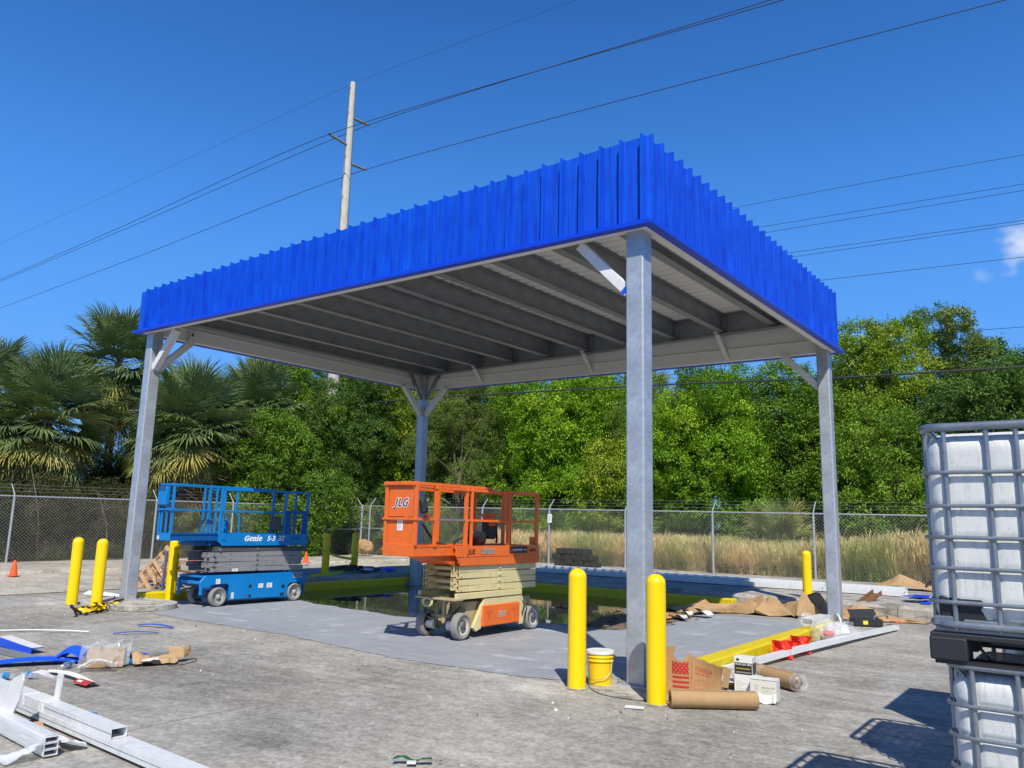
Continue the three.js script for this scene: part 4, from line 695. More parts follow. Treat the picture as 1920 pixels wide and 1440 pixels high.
const trees = [
  // [label, x, z, h, r, tones, options]
  ['glossy dark green bush overhanging the left fence behind the blue lift', -26.6, -13.9, 6.2, 3.4, MID, { low: .05, leaf: 0, dens: 13, lobes: 22, name: 'leafy_shrub', cat: 'shrub', gap: .26 }],
  ['dark tangled tree in front of the pale pole, left of the far column', -27.0, -19.6, 9.6, 3.4, DK, { low: .06, lobes: 22 }],
  ['olive tree draped in vines directly behind the far canopy column', -21.0, -21.2, 9.3, 2.9, OLV, { low: .04, lobes: 22, leaf: 3, dens: 11 }],
  ['fresh bright green tree with a broad crown above the orange lift', -16.6, -23.6, 9.4, 4.0, BRT, { low: .24, lobes: 24, dens: 8.5 }],
  ['grey-green twiggy tree between the bright tree and the near column', -12.3, -25.6, 9.2, 2.8, OLV, { low: .24, lobes: 18, leaf: 3, gap: .36 }],
  ['light green tree seen just right of the near column', -9.3, -24.2, 9.0, 3.0, BRT, { low: .24, lobes: 20 }],
  ['deep green shady tree left of the right far column', -6.4, -27.2, 9.2, 2.7, MID, { low: .24, lobes: 18 }],
  ['thin bluish tree showing sky through its crown by the right far column', -5.0, -31.5, 10.6, 2.4, DK, { low: .35, lobes: 12, gap: .42, dens: 6 }],
  ['tall yellow-green tree right of the canopy corner', -3.2, -29.6, 11.3, 3.1, YEL, { low: .24, lobes: 24, dens: 8.5 }],
  ['tall tree with brownish tips, highest against the sky right of the canopy', -1.2, -34.8, 12.9, 3.0, OLV, { low: .25, lobes: 18, gap: .36, prof: t => t > .75 ? .55 : .95 }],
  ['dark green oak over the tanks at the right', 2.0, -26.8, 8.6, 3.4, DK, { low: .24, lobes: 22 }],
  ['green tree low behind the grass between right column and tanks', -2.2, -24.6, 6.6, 2.4, MID, { low: .06, lobes: 18 }],
  ['dark tree at the right edge of the picture above the tanks', 6.4, -29.0, 8.6, 3.4, DK, { low: .10, lobes: 20 }],
  ['small light green tree below the back canopy edge, right of the near column', -12.6, -22.3, 5.6, 2.0, YEL, { low: .06, lobes: 16 }],
  ['shaded bush under the crowns at the fence corner behind the orange lift', -23.4, -20.8, 3.0, 1.6, MID, { low: .04, lobes: 14, name: 'leafy_shrub', cat: 'shrub' }],
  ['rounded dull bush behind the left fence below the hanging palm leaves', -26.8, -6.9, 2.9, 1.9, SCR, { low: .02, lobes: 14, leaf: 3, name: 'leafy_shrub', cat: 'shrub', gap: .34, dens: 10 }],
  ['low dull bush behind the left fence at the left picture edge', -26.9, -2.2, 2.9, 2.2, SCR, { low: .02, lobes: 14, leaf: 3, name: 'leafy_shrub', cat: 'shrub', gap: .36, dens: 10 }],
  ['dull brownish bush behind the left fence between the leftmost post and the bollards', -27.0, -4.6, 2.9, 2.0, SCR, { low: .02, lobes: 14, leaf: 3, name: 'leafy_shrub', cat: 'shrub', gap: .36, dens: 10 }],
  ['dull bush behind the left fence close beside the left front column', -27.2, -8.8, 3.0, 1.9, SCR, { low: .02, lobes: 14, leaf: 3, name: 'leafy_shrub', cat: 'shrub', gap: .34, dens: 10 }],
  ['tall tree behind the pole, its top under the far corner of the canopy', -32.0, -25.5, 13.0, 4.6, MID, { low: .08, lobes: 22, dens: 8 }],
  ['tall tree between the smallest palm and the pale pole', -33.5, -20.5, 12.4, 4.2, MID, { low: .08, lobes: 22, dens: 8 }],
  ['light vine-grown tree right of the pale pole under the canopy edge', -26.2, -23.2, 11.6, 3.8, YEL, { low: .06, lobes: 22, dens: 8 }],
  ['green bush behind the left fence, right of the left front column', -27.0, -10.4, 2.7, 1.5, MID, { low: .04, lobes: 12, name: 'leafy_shrub', cat: 'shrub' }],
  // the back of the wood
  ['far tree filling the wood behind the olive tree', -25.5, -28.5, 11.0, 4.2, DK, { low: .04, lobes: 20, dens: 6, ls: 1.35 }],
  ['far tree filling the wood behind the bright green tree', -18.0, -30.5, 10.6, 4.4, MID, { low: .04, lobes: 20, dens: 6, ls: 1.35 }],
  ['far tree filling the wood behind the near column', -11.5, -31.8, 9.8, 4.0, DK, { low: .04, lobes: 20, dens: 6, ls: 1.35 }],
  ['far tree filling the wood behind the right far column', -6.8, -36.5, 9.6, 4.0, DK, { low: .04, lobes: 20, dens: 6, ls: 1.35 }],
  ['far tree filling the wood behind the yellow-green tree', 1.2, -38.0, 11.0, 4.4, MID, { low: .04, lobes: 20, dens: 6, ls: 1.35 }],
  ['far tree filling the wood behind the dark oak', 8.0, -36.0, 11.0, 4.4, DK, { low: .04, lobes: 20, dens: 6, ls: 1.35 }],
  ['far tree behind the palms at the left', -36.5, -17.0, 8.6, 4.0, DK, { low: .04, lobes: 18, dens: 6, ls: 1.35 }],
  ['far dark tree behind the leftmost palm', -38.5, -6.5, 6.4, 4.0, DK, { low: .04, lobes: 18, dens: 6, ls: 1.35 }],
  ['leafy tree at the fence corner that hides the foot of the pale pole', -27.6, -18.9, 7.4, 2.7, MID, { low: .05, lobes: 22, dens: 11 }],
  ['dark thicket filling the gap between the two broad palms', -31.5, -7.6, 4.6, 3.0, DK, { low: .03, lobes: 18, dens: 9, name: 'leafy_shrub', cat: 'shrub' }],
  ['dark thicket under the palms at the left picture edge', -32.5, -2.5, 4.2, 3.2, DK, { low: .03, lobes: 18, dens: 9, name: 'leafy_shrub', cat: 'shrub' }],
  ['dark thicket behind the palm right of the left front column', -31.0, -12.4, 5.4, 3.2, DK, { low: .03, lobes: 18, dens: 9, name: 'leafy_shrub', cat: 'shrub' }],
];
trees.forEach((t, i) => tree(Object.assign({ label: t[0], x: t[1], z: t[2], h: t[3], r: t[4], tones: t[5], seed: 100 + i * 7, group: t[6].cat ? undefined : G1, y: t[1] < -24.3 ? .15 : .22 }, t[6])));

// cabbage palms: fan leaves on stalks, each leaf a part
function fanLeaf(seed, dead) {
  const r = rng(seed), pos = [], L1 = dead ? .55 : 1.25, n = 42; const tri = (a, b, c) => pos.push(a.x, a.y, a.z, b.x, b.y, b.z, c.x, c.y, c.z);
  for (let i = 0; i < 6; i++) { const t0 = i / 6, t1 = (i + 1) / 6, w0 = .028 * (1 - t0 * .4), w1 = .028 * (1 - t1 * .4); const a = V(L1 * t0, -.10 * t0 * t0, w0), b = V(L1 * t0, -.10 * t0 * t0, -w0), c = V(L1 * t1, -.10 * t1 * t1, w1), d = V(L1 * t1, -.10 * t1 * t1, -w1), e = V(L1 * (t0 + t1) / 2, -.10 * t0 * t0 - .03, 0); tri(a, c, b); tri(b, c, d); tri(a, e, c); tri(b, d, e); }
  for (let i = 0; i < n; i++) {
    const q = i / (n - 1) * 2 - 1, ang = q * 2.05 + (r() - .5) * .06, len = (1.02 - .35 * q * q) * (.85 + .25 * r()), droop = (dead ? .9 : .27) * (.6 + .8 * r()), rise = .16 * (1 - q * q);
    const dir = V(Math.cos(ang), 0, Math.sin(ang)), s = V(-dir.z, 0, dir.x); let pv = null; const hub = V(L1 - .05 + .18 * (1 - Math.abs(q)), -.10, 0);
    for (let k = 0; k <= 4; k++) {
      const t = k / 4, w = .026 * (k === 0 ? .5 : k === 4 ? .04 : 1 - .45 * t); const c = hub.clone().addScaledVector(dir, len * t); c.y += rise * t - droop * len * t * t * t; const l = c.clone().addScaledVector(s, w), rr = c.clone().addScaledVector(s, -w), m = c.clone(); m.y -= w * .8;
      if (pv) { tri(pv[0], l, pv[1]); tri(pv[1], l, m); tri(pv[1], m, pv[2]); tri(pv[2], m, rr); } pv = [l, m, rr];
    }
  }
  const g = new THREE.BufferGeometry(); g.setAttribute('position', new THREE.Float32BufferAttribute(pos, 3)); g.computeVertexNormals(); g.setAttribute('uv', new THREE.Float32BufferAttribute(new Float32Array(pos.length / 3 * 2), 2)); return g;
}
const FAN = [1, 2, 3, 4].map(s => fanLeaf(s, false)), DEADFAN = [5, 6, 7].map(s => fanLeaf(s, true));
function palm(label, x, z, h, size, seed, n = 44, nd = 14) {
  const r = rng(seed), T = thing('cabbage_palm', label, 'palm', [x, .1, z], 0, 'cabbage palms behind the left fence');
  const lean = (r() - .5) * .4, tr = part('trunk', limb([V(0, -.3, 0), V(lean * .3, h * .5, 0), V(lean, h, lean * .5)], .19, .16, 10), M.bark, T, false);
  const boots = []; for (let i = 0; i < 60; i++) { const a = i * 2.4, y = h * (.25 + .75 * i / 60), rr = .17; boots.push(box(.05, .34, .02, 0, .12, rr, .35, 0, 0).rotateY(a).translate(lean * y / h, y, lean * .5 * y / h)); } part('leaf_base', boots, M.bark, tr);
  const put = (g, m, el, az, s, y0, roll) => { const f = new THREE.Mesh(g, m); f.userData = {}; f.name = m === M_frond[4] ? 'dead_frond' : 'frond'; f.position.set(lean, h + y0, lean * .5); f.rotation.order = 'YZX'; f.rotation.set(roll, az, el); f.scale.setScalar(s); f.castShadow = f.receiveShadow = true; T.add(f); };
  for (let i = 0; i < n; i++) { const t = i / (n - 1), el = lerp(1.45, -1.15, Math.pow(t, .9)) + (r() - .5) * .25, az = i * 2.3999 + (r() - .5) * .5; const mi = t < .35 ? (r() < .6 ? 0 : 1) : t < .72 ? (r() < .6 ? 1 : 0) : r() < .55 ? 2 : r() < .5 ? 3 : 1; put(FAN[i % 4], M_frond[mi], el, az, size * (.85 + .3 * r()), .15 - t * .35, (r() - .5) * .8); }
  for (let i = 0; i < nd; i++) put(DEADFAN[i % 3], M_frond[4], -1.05 - r() * .5, i * 2.4 + r(), size * (.9 + .5 * r()), -.25 - r() * 1.5, (r() - .5) * 1.2);
}
palm('broad cabbage palm left of the left front column', -29.0, -5.5, 5.3, 1.2, 11, 130, 60);
palm('broad cabbage palm right of the left front column, with yellow lower leaves', -26.9, -10.3, 5.5, 1.22, 12, 130, 60);
palm('taller cabbage palm standing behind, cut by the blue corner of the canopy', -31.4, -9.2, 8.6, 1.05, 13, 90, 34);
palm('smaller cabbage palm under the left canopy edge', -28.6, -14.7, 7.0, 1.05, 14, 90, 30);
palm('cabbage palm cut off by the left picture edge', -32.2, -4.3, 6.6, 1.0, 15, 60, 20);
palm('cabbage palm hidden among the leftmost palms', -31.0, -1.6, 4.6, 1.2, 16, 90, 40);
{ // small palmetto clump in the wood behind the back fence
  const T = thing('palmetto', 'spiky green palmetto in the shade behind the dry grass, right of the near column', 'palm', [-5.6, .3, -22.0]); const r = rng(77);
  for (let i = 0; i < 20; i++) { const f = new THREE.Mesh(FAN[i % 4], M_frond[i % 2 + 1]); f.name = 'frond'; f.position.y = .9; f.rotation.order = 'YZX'; f.rotation.set(0, i * 2.4, lerp(1.4, -.2, i / 20)); f.scale.setScalar(.75 + .25 * r()); T.add(f); }
  part('trunk', limb([V(0, -.2, 0), V(.05, .5, 0), V(.05, 1.0, 0)], .12, .1, 8), M.bark, T, false);
}
{ // tall dry grass behind the back fence
  const tuft = (seed, n, hgt) => { const r = rng(seed), pos = []; for (let i = 0; i < n; i++) { const a = r() * 6.28, d = .12 * Math.sqrt(r()), b = V(Math.cos(a) * d, 0, Math.sin(a) * d), h = hgt * (.55 + .55 * r()), ln = (r() * .35 + .05) * h, dir = V(Math.cos(a + r()), 0, Math.sin(a + r())), s = V(-dir.z, 0, dir.x), w = .0065 + .004 * r(); let p = null; for (let k = 0; k <= 3; k++) { const t = k / 3, c = b.clone().addScaledVector(dir, ln * t * t).setY(h * t * (1 - .12 * t)), ww = w * (1 - .75 * t), q = [c.clone().addScaledVector(s, ww), c.clone().addScaledVector(s, -ww)]; if (p) pos.push(...p[0].toArray(), ...q[0].toArray(), ...p[1].toArray(), ...p[1].toArray(), ...q[0].toArray(), ...q[1].toArray()); p = q; }
    if (r() < .35) { const c = b.clone().addScaledVector(dir, ln).setY(h * .88); for (let k = 0; k < 3; k++) { const o = c.clone().add(V((r() - .5) * .03, k * .05, (r() - .5) * .03)), e = o.clone().add(V((r() - .5) * .05, .11, (r() - .5) * .05)), m = o.clone().lerp(e, .5).add(V(.014, 0, .01)); pos.push(...o.toArray(), ...m.toArray(), ...e.toArray()); } } }
    const g = new THREE.BufferGeometry(); g.setAttribute('position', new THREE.Float32BufferAttribute(pos, 3)); g.computeVertexNormals(); g.setAttribute('uv', new THREE.Float32BufferAttribute(new Float32Array(pos.length / 3 * 2), 2)); return g; };
  const mat = phy({ color: C(1, 1, 1), roughness: .75, transmission: .25, thickness: 0 }); const c = new THREE.Color();
  const field = (name, label, geo, n, seed, place, tone) => { const r = rng(seed), im = new THREE.InstancedMesh(geo, mat, n); im.name = name; for (let i = 0; i < n; i++) { const [x, y, z, s] = place(r); dummy.position.set(x, y, z); dummy.rotation.set((r() - .5) * .5, r() * 6.28, (r() - .5) * .5); dummy.scale.set(s * (.9 + .4 * r()), s, s * (.9 + .4 * r())); dummy.updateMatrix(); im.setMatrixAt(i, dummy.matrix); const k = tone(r, x, z); im.setColorAt(i, c.setRGB(k[0], k[1], k[2])); } im.castShadow = im.receiveShadow = true; im.userData = { label, category: 'grass', kind: 'stuff' }; scene.add(im); };
  const tan = (r, x, z) => { const g = clamp((fbm3(x * .6, 0, z * .6 + 5, 3) - .38) * 3.4 + .25 * (r() - .5)), m = .6 + .8 * r(); return [lerp(.84, .40, g) * m, lerp(.65, .46, g) * m, lerp(.34, .13, g) * m]; };
  const top = x => .90 + .40 * fbm3(x * .9, 3, 1, 4) - (x < -14.5 ? .2 : 0);
  field('dry_grass', 'tall dry tan grass along the far side of the back fence', tuft(1, 26, 1.42), 11000, 31, r => { const x = lerp(-17.5, 8, r()), z = -18.55 - 4.6 * Math.pow(r(), 1.3); return [x, .24, z, top(x + .6 * z) * (.68 + .5 * r())]; }, tan);
  field('green_weeds', 'low green weeds and ground cover behind the fences', SPR[3], 4200, 33, r => { if (r() < .62) { const x = lerp(-24, 8, r()), z = -18.3 - 3.2 * r(); return [x, .30 + .3 * r(), z, .55 + .5 * r()]; } const z = lerp(6, -18, r()), x = -24.7 - 2.6 * r(); return [x, .15 + .9 * r() * r(), z, .5 + .5 * r()]; }, r => { const m = .7 + .6 * r(); return [.085 * m, .13 * m, .03 * m]; });
  field('dead_leaves', 'dry brown fallen fronds, twigs and leaves under the palms', tuft(5, 12, .55), 420, 35, r => [-24.8 - 3.6 * r(), .12 + .2 * r(), lerp(5, -17, r()), .6 + .7 * r()], r => { const m = .6 + .7 * r(); return [.20 * m, .135 * m, .08 * m]; });
}
{ // bare twigs and dry vines against the left fence
  const r = rng(61);
  for (const [z, h, lab] of [[-2.2, 2.6, 'bare pale branch leaning behind the left fence, right of the leftmost post'], [-4.2, 3.3, 'dry vines hanging from the palm behind the left fence, above the two bollards'], [-6.6, 2.5, 'dead brown branches behind the left fence beside the left front column'], [-.6, 2.2, 'dry branch behind the left fence at the left picture edge']]) {
    const T = thing('dead_branch', lab, 'branch', [-25.4, .1, z]); part('stem', limb([V(0, 0, 0), V(.1, h * .5, .2), V(-.2, h, .5)], .035, .012, 6), M.barkPale, T, false);
    for (let i = 0; i < 16; i++) { const y = h * (.15 + .75 * r()), a = V((r() - .5) * .3, y, (r() - .5) * .5 + .2), b = a.clone().add(V((r() - .5) * .8, (r() - .3) * .9, (r() - .5) * 1.6)); part('twig', limb([a, a.clone().lerp(b, .5).add(V(0, .12, 0)), b], .012, .004, 5), r() < .5 ? M.barkPale : M.bark, T, false); }
  }
}

/* ================= POLE AND WIRES ================= */
{
  const T = thing('utility_pole', 'tall pale concrete power pole with three insulator arms rising above the canopy', 'utility pole', [-29.41, -.22, -20.17]); T.scale.setScalar(1.12);
  const g = new THREE.CylinderGeometry(.16, .37, 25.0, 8).translate(0, 12.15, 0); const p = part('shaft', g, M.pole, T, true);
  part('ground_wire', tube([V(.02, 24.6, .18), V(-.04, 22, .205), V(.03, 19.5, .22), V(-.13, 19.0, .2), V(-.24, 18.6, .05), V(-.05, 17.8, .235), V(0, 12, .29)], .012, 60, 5), M.wire, p);
  for (const [y, z] of [[21.06, 1.30], [22.70, -1.25], [20.13, -1.25]]) { const s = Math.sign(z), a = part('insulator_arm', [rod(V(0, y, s * .18), V(0, y + .10, z), .07, 10, .06)], M.galvDull, T); part('insulator', Array.from({ length: 6 }, (_, i) => new THREE.CylinderGeometry(.085, .085, .03, 12).rotateX(Math.PI / 2).translate(0, y + .03 + .01 * i, lerp(s * .4, z * .92, i / 5))), M.wireGrey, a); part('clamp', rbox(.10, .10, .10, .02, 0, y + .10, z), M.black, a); }
  for (const [y, s] of [[24.3, 1], [23.6, -1], [22.9, 1], [20.4, 1], [18.2, 1], [16.6, -1], [14.6, 1], [13.4, 1]]) part('step_bolt', rod(V(.05, y, s * .16), V(.08, y, s * .32), .016, 6), M.galvDull, p);
}
function wire(name, label, pts, r, m, group) { single(name, tube(pts.map(p => V(...p)), r, 60, 5), m, label, 'wire', group); }
const sag = (a, b, n, s) => Array.from({ length: n + 1 }, (_, i) => { const t = i / n; return [lerp(a[0], b[0], t), lerp(a[1], b[1], t) - s * 4 * t * (1 - t), lerp(a[2], b[2], t)]; });
const WIRES = [["upper power line from the left insulator arm of the pole", [[-73.74, 22.25, -18.71], [-51.57, 22.81, -18.71], [-29.41, 23.48, -18.71], [-3.84, 21.43, -18.71], [12.93, 20.08, -18.71]], 0.019040000000000005, null, 0], ["upper power line from the right upper insulator arm of the pole", [[-81.88, 24.22, -21.57], [-55.65, 24.71, -21.57], [-29.41, 25.31, -21.57], [-5.23, 23.7, -21.57], [12.93, 22.49, -21.57]], 0.019040000000000005, null, 0], ["lower power line from the lowest insulator arm of the pole", [[-80.95, 21.34, -21.57], [-55.18, 21.83, -21.57], [-29.41, 22.44, -21.57], [3.08, 20.33, -21.57], [12.93, 19.69, -21.57]], 0.019040000000000005, null, 0], ["thin overhead line passing the very top of the pole", [[-79.85, 27.45, -20.39], [-54.63, 27.44, -20.39], [-29.41, 27.53, -20.39], [-13.95, 26.64, -20.39], [12.93, 25.08, -20.39]], 0.007840000000000001, null, 0], ["topmost line right of the canopy, running far left past the palms", [[-130.96, 26.22, -40.0], [-95.57, 24.73, -40.0], [-13.58, 22.88, -40.0], [2.54, 22.24, -40.0], [14, 21.79, -40.0]], 0.016, null, 0], ["upper line of the second pair right of the canopy", [[-60, 23.13, -40.0], [-12.01, 21.17, -40.0], [2.41, 20.58, -40.0], [14, 20.11, -40.0]], 0.016, null, 0], ["lower line of the second pair right of the canopy", [[-60, 22.45, -40.0], [-11.85, 20.73, -40.0], [2.39, 20.22, -40.0], [14, 19.8, -40.0]], 0.016, null, 0], ["upper line of the third pair right of the canopy", [[-60, 21.2, -40.0], [-10.37, 19.08, -40.0], [2.26, 18.54, -40.0], [14, 18.04, -40.0]], 0.016, null, 0], ["lower line of the third pair right of the canopy", [[-60, 20.43, -40.0], [-10.05, 18.77, -40.0], [2.25, 18.36, -40.0], [14, 17.97, -40.0]], 0.016, null, 0], ["single line below the three pairs, crossing the small cloud", [[-60, 19.25, -40.0], [-8.5, 16.97, -40.0], [2.11, 16.5, -40.0], [14, 15.97, -40.0]], 0.016, null, 0], ["line crossing the tree tops right of the canopy", [[-60, 15.32, -40.0], [-7.58, 13.09, -40.0], [1.83, 12.69, -40.0], [14, 12.17, -40.0]], 0.016, null, 0], ["thick bundled cable hanging along the trees behind the canopy", [[-34, 7.9, -19.4], [-20.14, 7.56, -18.9], [-9.16, 7.22, -18.9], [-2.51, 6.91, -18.9], [2.8, 6.76, -18.9], [12, 6.5, -18.9]], 0.034, null, 1], ["thin branch cable drooping left from the bundled cable behind the far column", [[-27.5, 5.4, -19.6], [-27.54, 6.6, -19.3], [-22.01, 7.02, -19.1], [-19.57, 7.61, -19.0]], 0.014, null, 1]];
for (const w of WIRES) wire(w[4] ? 'power_cable' : 'power_line', w[0], w[1], w[2], M.wire, w[3]);

/* ================= THINGS LYING ABOUT ================= */
{ // bucket behind the near-left bollard
  const T = thing('bucket', 'yellow plastic bucket with white lid standing behind the bollard left of the near column', 'bucket', [-.60, .008, .06]);
  part('body', lathe([[.001, 0], [.128, 0], [.132, .01], [.146, .27], [.158, .272], [.160, .285], [.150, .288], [.151, .315], [.160, .317], [.160, .33], [.152, .332], [.153, .36]], 36), M.yellowPlastic, T);
  part('lid', lathe([[.001, .385], [.145, .383], [.150, .392], [.163, .390], [.166, .36], [.160, .352], [.152, .352]], 36), M.white, T);
  part('handle', tube([V(.16, .29, 0), V(.17, .16, .06), V(.12, .10, .12), V(.0, .075, .165), V(-.12, .10, .12), V(-.17, .16, .06), V(-.16, .29, 0)], .004, 40, 6), M.steel, T);
}
function makeCone() { const g = new THREE.Group(); part('base', rbox(.36, .03, .36, .012, 0, .015, 0), M.cone, g); part('cone_body', lathe([[.155, .03], [.15, .045], [.052, .60], [.040, .62], [.032, .62], [.032, .58]], 32), M.cone, g); return g; }
const cone0 = makeCone();
function coneAt(x, y, z, sc, label, rx = 0, rz = 0, ry = .3) { const c = cone0.clone(); c.name = numbered('traffic_cone'); c.position.set(x, y, z); c.rotation.set(rx, ry, rz); c.scale.setScalar(sc); scene.add(c); return tag(c, label, 'traffic cone', 'orange traffic cones'); }
coneAt(-19.25, .115, -1.03, .66, 'orange cone by the broken step at the left picture edge');
coneAt(-19.4, .22, -10.9, .62, 'orange cone in the sun seen just right of the blue lift');
coneAt(-19.6, .20, -6.5, .6, 'small orange cone seen between the bollard and the front of the blue lift');
// two crumpled cones thrown down by the right curb
for (const [x, z, a, l] of [[.40, -3.42, .55, 'crumpled red-orange cone lying against the yellow curb, the nearer of two'], [.44, -4.12, .62, 'crumpled red-orange cone lying against the yellow curb, the farther of two']]) {
  const T = thing('crushed_cone', l, 'traffic cone', [x, .01, z], a); T.scale.setScalar(.84); const r = rng(Math.round(z * -100));
  part('cone_body', grid(28, 10, (u, v) => { const t = u * 2 * Math.PI, rad = lerp(.16, .035, v) * (1 + .16 * (fbm3(Math.cos(t) * 2, v * 4, Math.sin(t) * 2 + z, 3) - .5)), sq = .72; return [Math.cos(t) * rad, Math.max(.004, .125 + Math.sin(t) * rad * sq * 1.05 - v * .06), .02 - v * .46]; }), M.cone, T);
  part('base', grid(14, 14, (u, v) => { const x = (u - .5) * .34, y = v * .30, k = fbm3(u * 5, v * 5, z, 3) - .5; return [x * (1 + .2 * k), y + .01, .05 + .09 * k + .05 * Math.sin(u * 9 + v * 5)]; }), M.red, T);
}
/* --- printed cardboard box --- */
{
  const T = thing('cardboard_box', 'open cardboard box printed in red with a striped flag, beside the nearest bollard', 'box', [.47, .012, -.10]);
  const side = (a, b, h0, h1, out, ph, tear) => grid(22, 14, (u, v) => { const H = lerp(h0, h1, u) + (tear ? .03 * Math.sin(u * 14) * (u > .35 ? 1 : .2) - (u > .55 && u < .85 ? .04 * Math.sin((u - .55) / .3 * 3.14) : 0) : .004 * Math.sin(u * 20)); const x = lerp(a[0], b[0], u), z = lerp(a[1], b[1], u), y = tear ? (v < .82 ? v / .82 * .34 : .34 + (v - .82) / .18 * (H - .34)) : v * H, k = .012 * Math.sin(u * 9 + ph) * v + .010 * (fbm3(u * 4, v * 3, ph, 3) - .5); return [x + out[0] * (k + out[2] * v * v * u), y, z + out[1] * (k + out[2] * v * v * u)]; });
  const c0 = [0, 0], cl = [-.46, .13], cr = [.26, -.20], cb = [-.20, -.10];
  const mk = (w, h, f) => print(w, h, (c, W, H) => { c.fillStyle = '#b48c5f'; c.fillRect(0, 0, W, H); const r = rng(w); for (let i = 0; i < 240; i++) { c.fillStyle = r() < .5 ? 'rgba(120,86,52,.10)' : 'rgba(214,178,132,.12)'; c.fillRect(r() * W, 0, 1 + r() * 3, H); } f(c, W, H); }, { transparent: false, alphaTest: 0, roughness: .85 });
  const red = '#b3352c';
  const left = mk(640, 512, (c, W, H) => {
    c.fillStyle = red; c.font = 'bold 92px sans-serif'; c.textBaseline = 'middle'; c.fillText('MADE', 20, H * .34, 300); c.font = 'bold 150px sans-serif'; c.fillText('USA', 0, H * .70, 320); c.fillRect(40, H * .16, 280, 5);
    const x = 350, y = H * .15, w = 248, h = H * .32; c.fillRect(x, y, w, h); c.fillStyle = '#d9b78d'; for (let j = 0; j < 5; j++) for (let i = 0; i < 4; i++) { const px = x + 30 + i * 62 + (j % 2) * 30, py = y + 18 + j * 32; c.beginPath(); for (let k = 0; k < 10; k++) { const a = k * Math.PI / 5 - Math.PI / 2, q = k % 2 ? 4 : 10; c.lineTo(px + Math.cos(a) * q, py + Math.sin(a) * q); } c.fill(); }
    c.fillStyle = red; for (let j = 0; j < 3; j++) c.fillRect(x + 8, y + h + 26 + j * 62, w - 4, 34);
  });
  const right = mk(512, 512, (c, W, H) => { c.fillStyle = red; c.textBaseline = 'middle'; c.font = 'bold 84px sans-serif'; c.fillText('FINISH', 60, H * .30, 300); c.font = 'bold 40px sans-serif'; c.fillText('THE JOB WITH', 60, H * .42, 300); c.font = '34px sans-serif'; c.fillText('EXPERT FLOOR', 60, H * .60, 300); c.fillRect(40, H * .655, 350, 4); c.fillRect(70, H * .72, 300, 3); c.font = 'bold 34px sans-serif'; c.fillText('A.C. PAPER', 40, H * .83, 240); c.fillStyle = 'rgba(58,40,26,.85)'; c.beginPath(); c.moveTo(40, H); c.lineTo(90, H * .93); c.lineTo(170, H * .90); c.lineTo(230, H * .86); c.lineTo(320, H * .89); c.lineTo(360, H); c.fill(); });
  keep('box_side', side(cl, c0, .37, .43, [.25, .95, .0], 1, true), left, T); keep('box_side', side(c0, cr, .43, .31, [.6, .78, .10], 2, false), right, T);
  part('box_side', side(cr, cb, .31, .33, [.5, -.8, .02], 3, false), M.cardDk, T); part('box_side', side(cb, cl, .33, .37, [-.7, -.3, 0], 4, false), M.cardDk, T);
  part('box_floor', sheet([cl, c0, cr, cb], .012), M.cardDk, T);
  part('flap', grid(8, 6, (u, v) => [lerp(cl[0], -.22, u) + .02 * v, .38 + .10 * v - .02 * Math.sin(u * 6), lerp(cl[1], .05, u) - .10 * v]), M.cardDk, T);
  part('flap', grid(8, 6, (u, v) => [lerp(.30, .34, v) - .04 * u, lerp(.30, .10, u) - .02 * v, lerp(-.20, -.30, v)]), M.card, T);
}
/* --- rolls of brown paper --- */
function paperRoll(name, label, a, b, r, wrap) {
  const T = thing(name, label, 'paper roll', [a[0], r + .008, a[1]]); const e = V(b[0] - a[0], 0, b[1] - a[1]), L = e.length();
  const g = (pts) => aim(lathe(pts, 40).rotateX(Math.PI / 2), V(0, 0, 0), e);
  part('roll', g([[r - .012, .004], [r - .004, 0], [r, .004], [r, L - .004], [r - .003, L], [r - .014, L - .002]]), M.paper, T);
  part('core', g([[.028, .0], [r - .010, .006], [r - .010, .007], [.030, .004]]), M.cardDk, T); part('core', g([[.028, L], [r - .012, L - .006], [.030, L - .12], [.026, L - .12]]), M.cardDk, T);
  part('loose_edge', aim(grid(2, 20, (u, v) => { const t = lerp(1.0, 1.9, u); return [Math.cos(t) * (r + .003 * (1 - u) + .003), Math.sin(t) * (r + .003), v * (L - .03) + .015]; }, false), V(0, 0, 0), e), M.paper, T);
  if (wrap) { part('plastic_wrap', aim(grid(40, 10, (u, v) => { const t = u * 6.283, k = 1 + .05 * Math.sin(t * 5 + v * 3), q = v < .6 ? r + .003 : lerp(r + .003, .03, (v - .6) / .4); return [Math.cos(t) * q * k, Math.sin(t) * q * k, L - .02 + .13 * Math.min(1, v * 1.3)]; }), V(0, 0, 0), e), M.film, T); const rb = part('tape_ring', [.18, .22].map(z => aim(lathe([[r + .002, z], [r + .003, z + .004], [r + .002, z + .008]], 40).rotateX(Math.PI / 2), V(0, 0, 0), e)), M.whiteSheet, T); }
  return T;
}
paperRoll('paper_roll', 'thick roll of brown paper lying in front of the printed cardboard box', [.52, .56], [1.24, .02], .088, false);
paperRoll('paper_roll', 'roll of brown paper with plastic over its end, lying behind the small cartons', [.62, -1.60], [1.27, -1.22], .098, true);
paperRoll('paper_roll', 'shaded roll of brown paper half hidden behind the upright carton', [.30, -1.06], [.78, -1.02], .09, false);
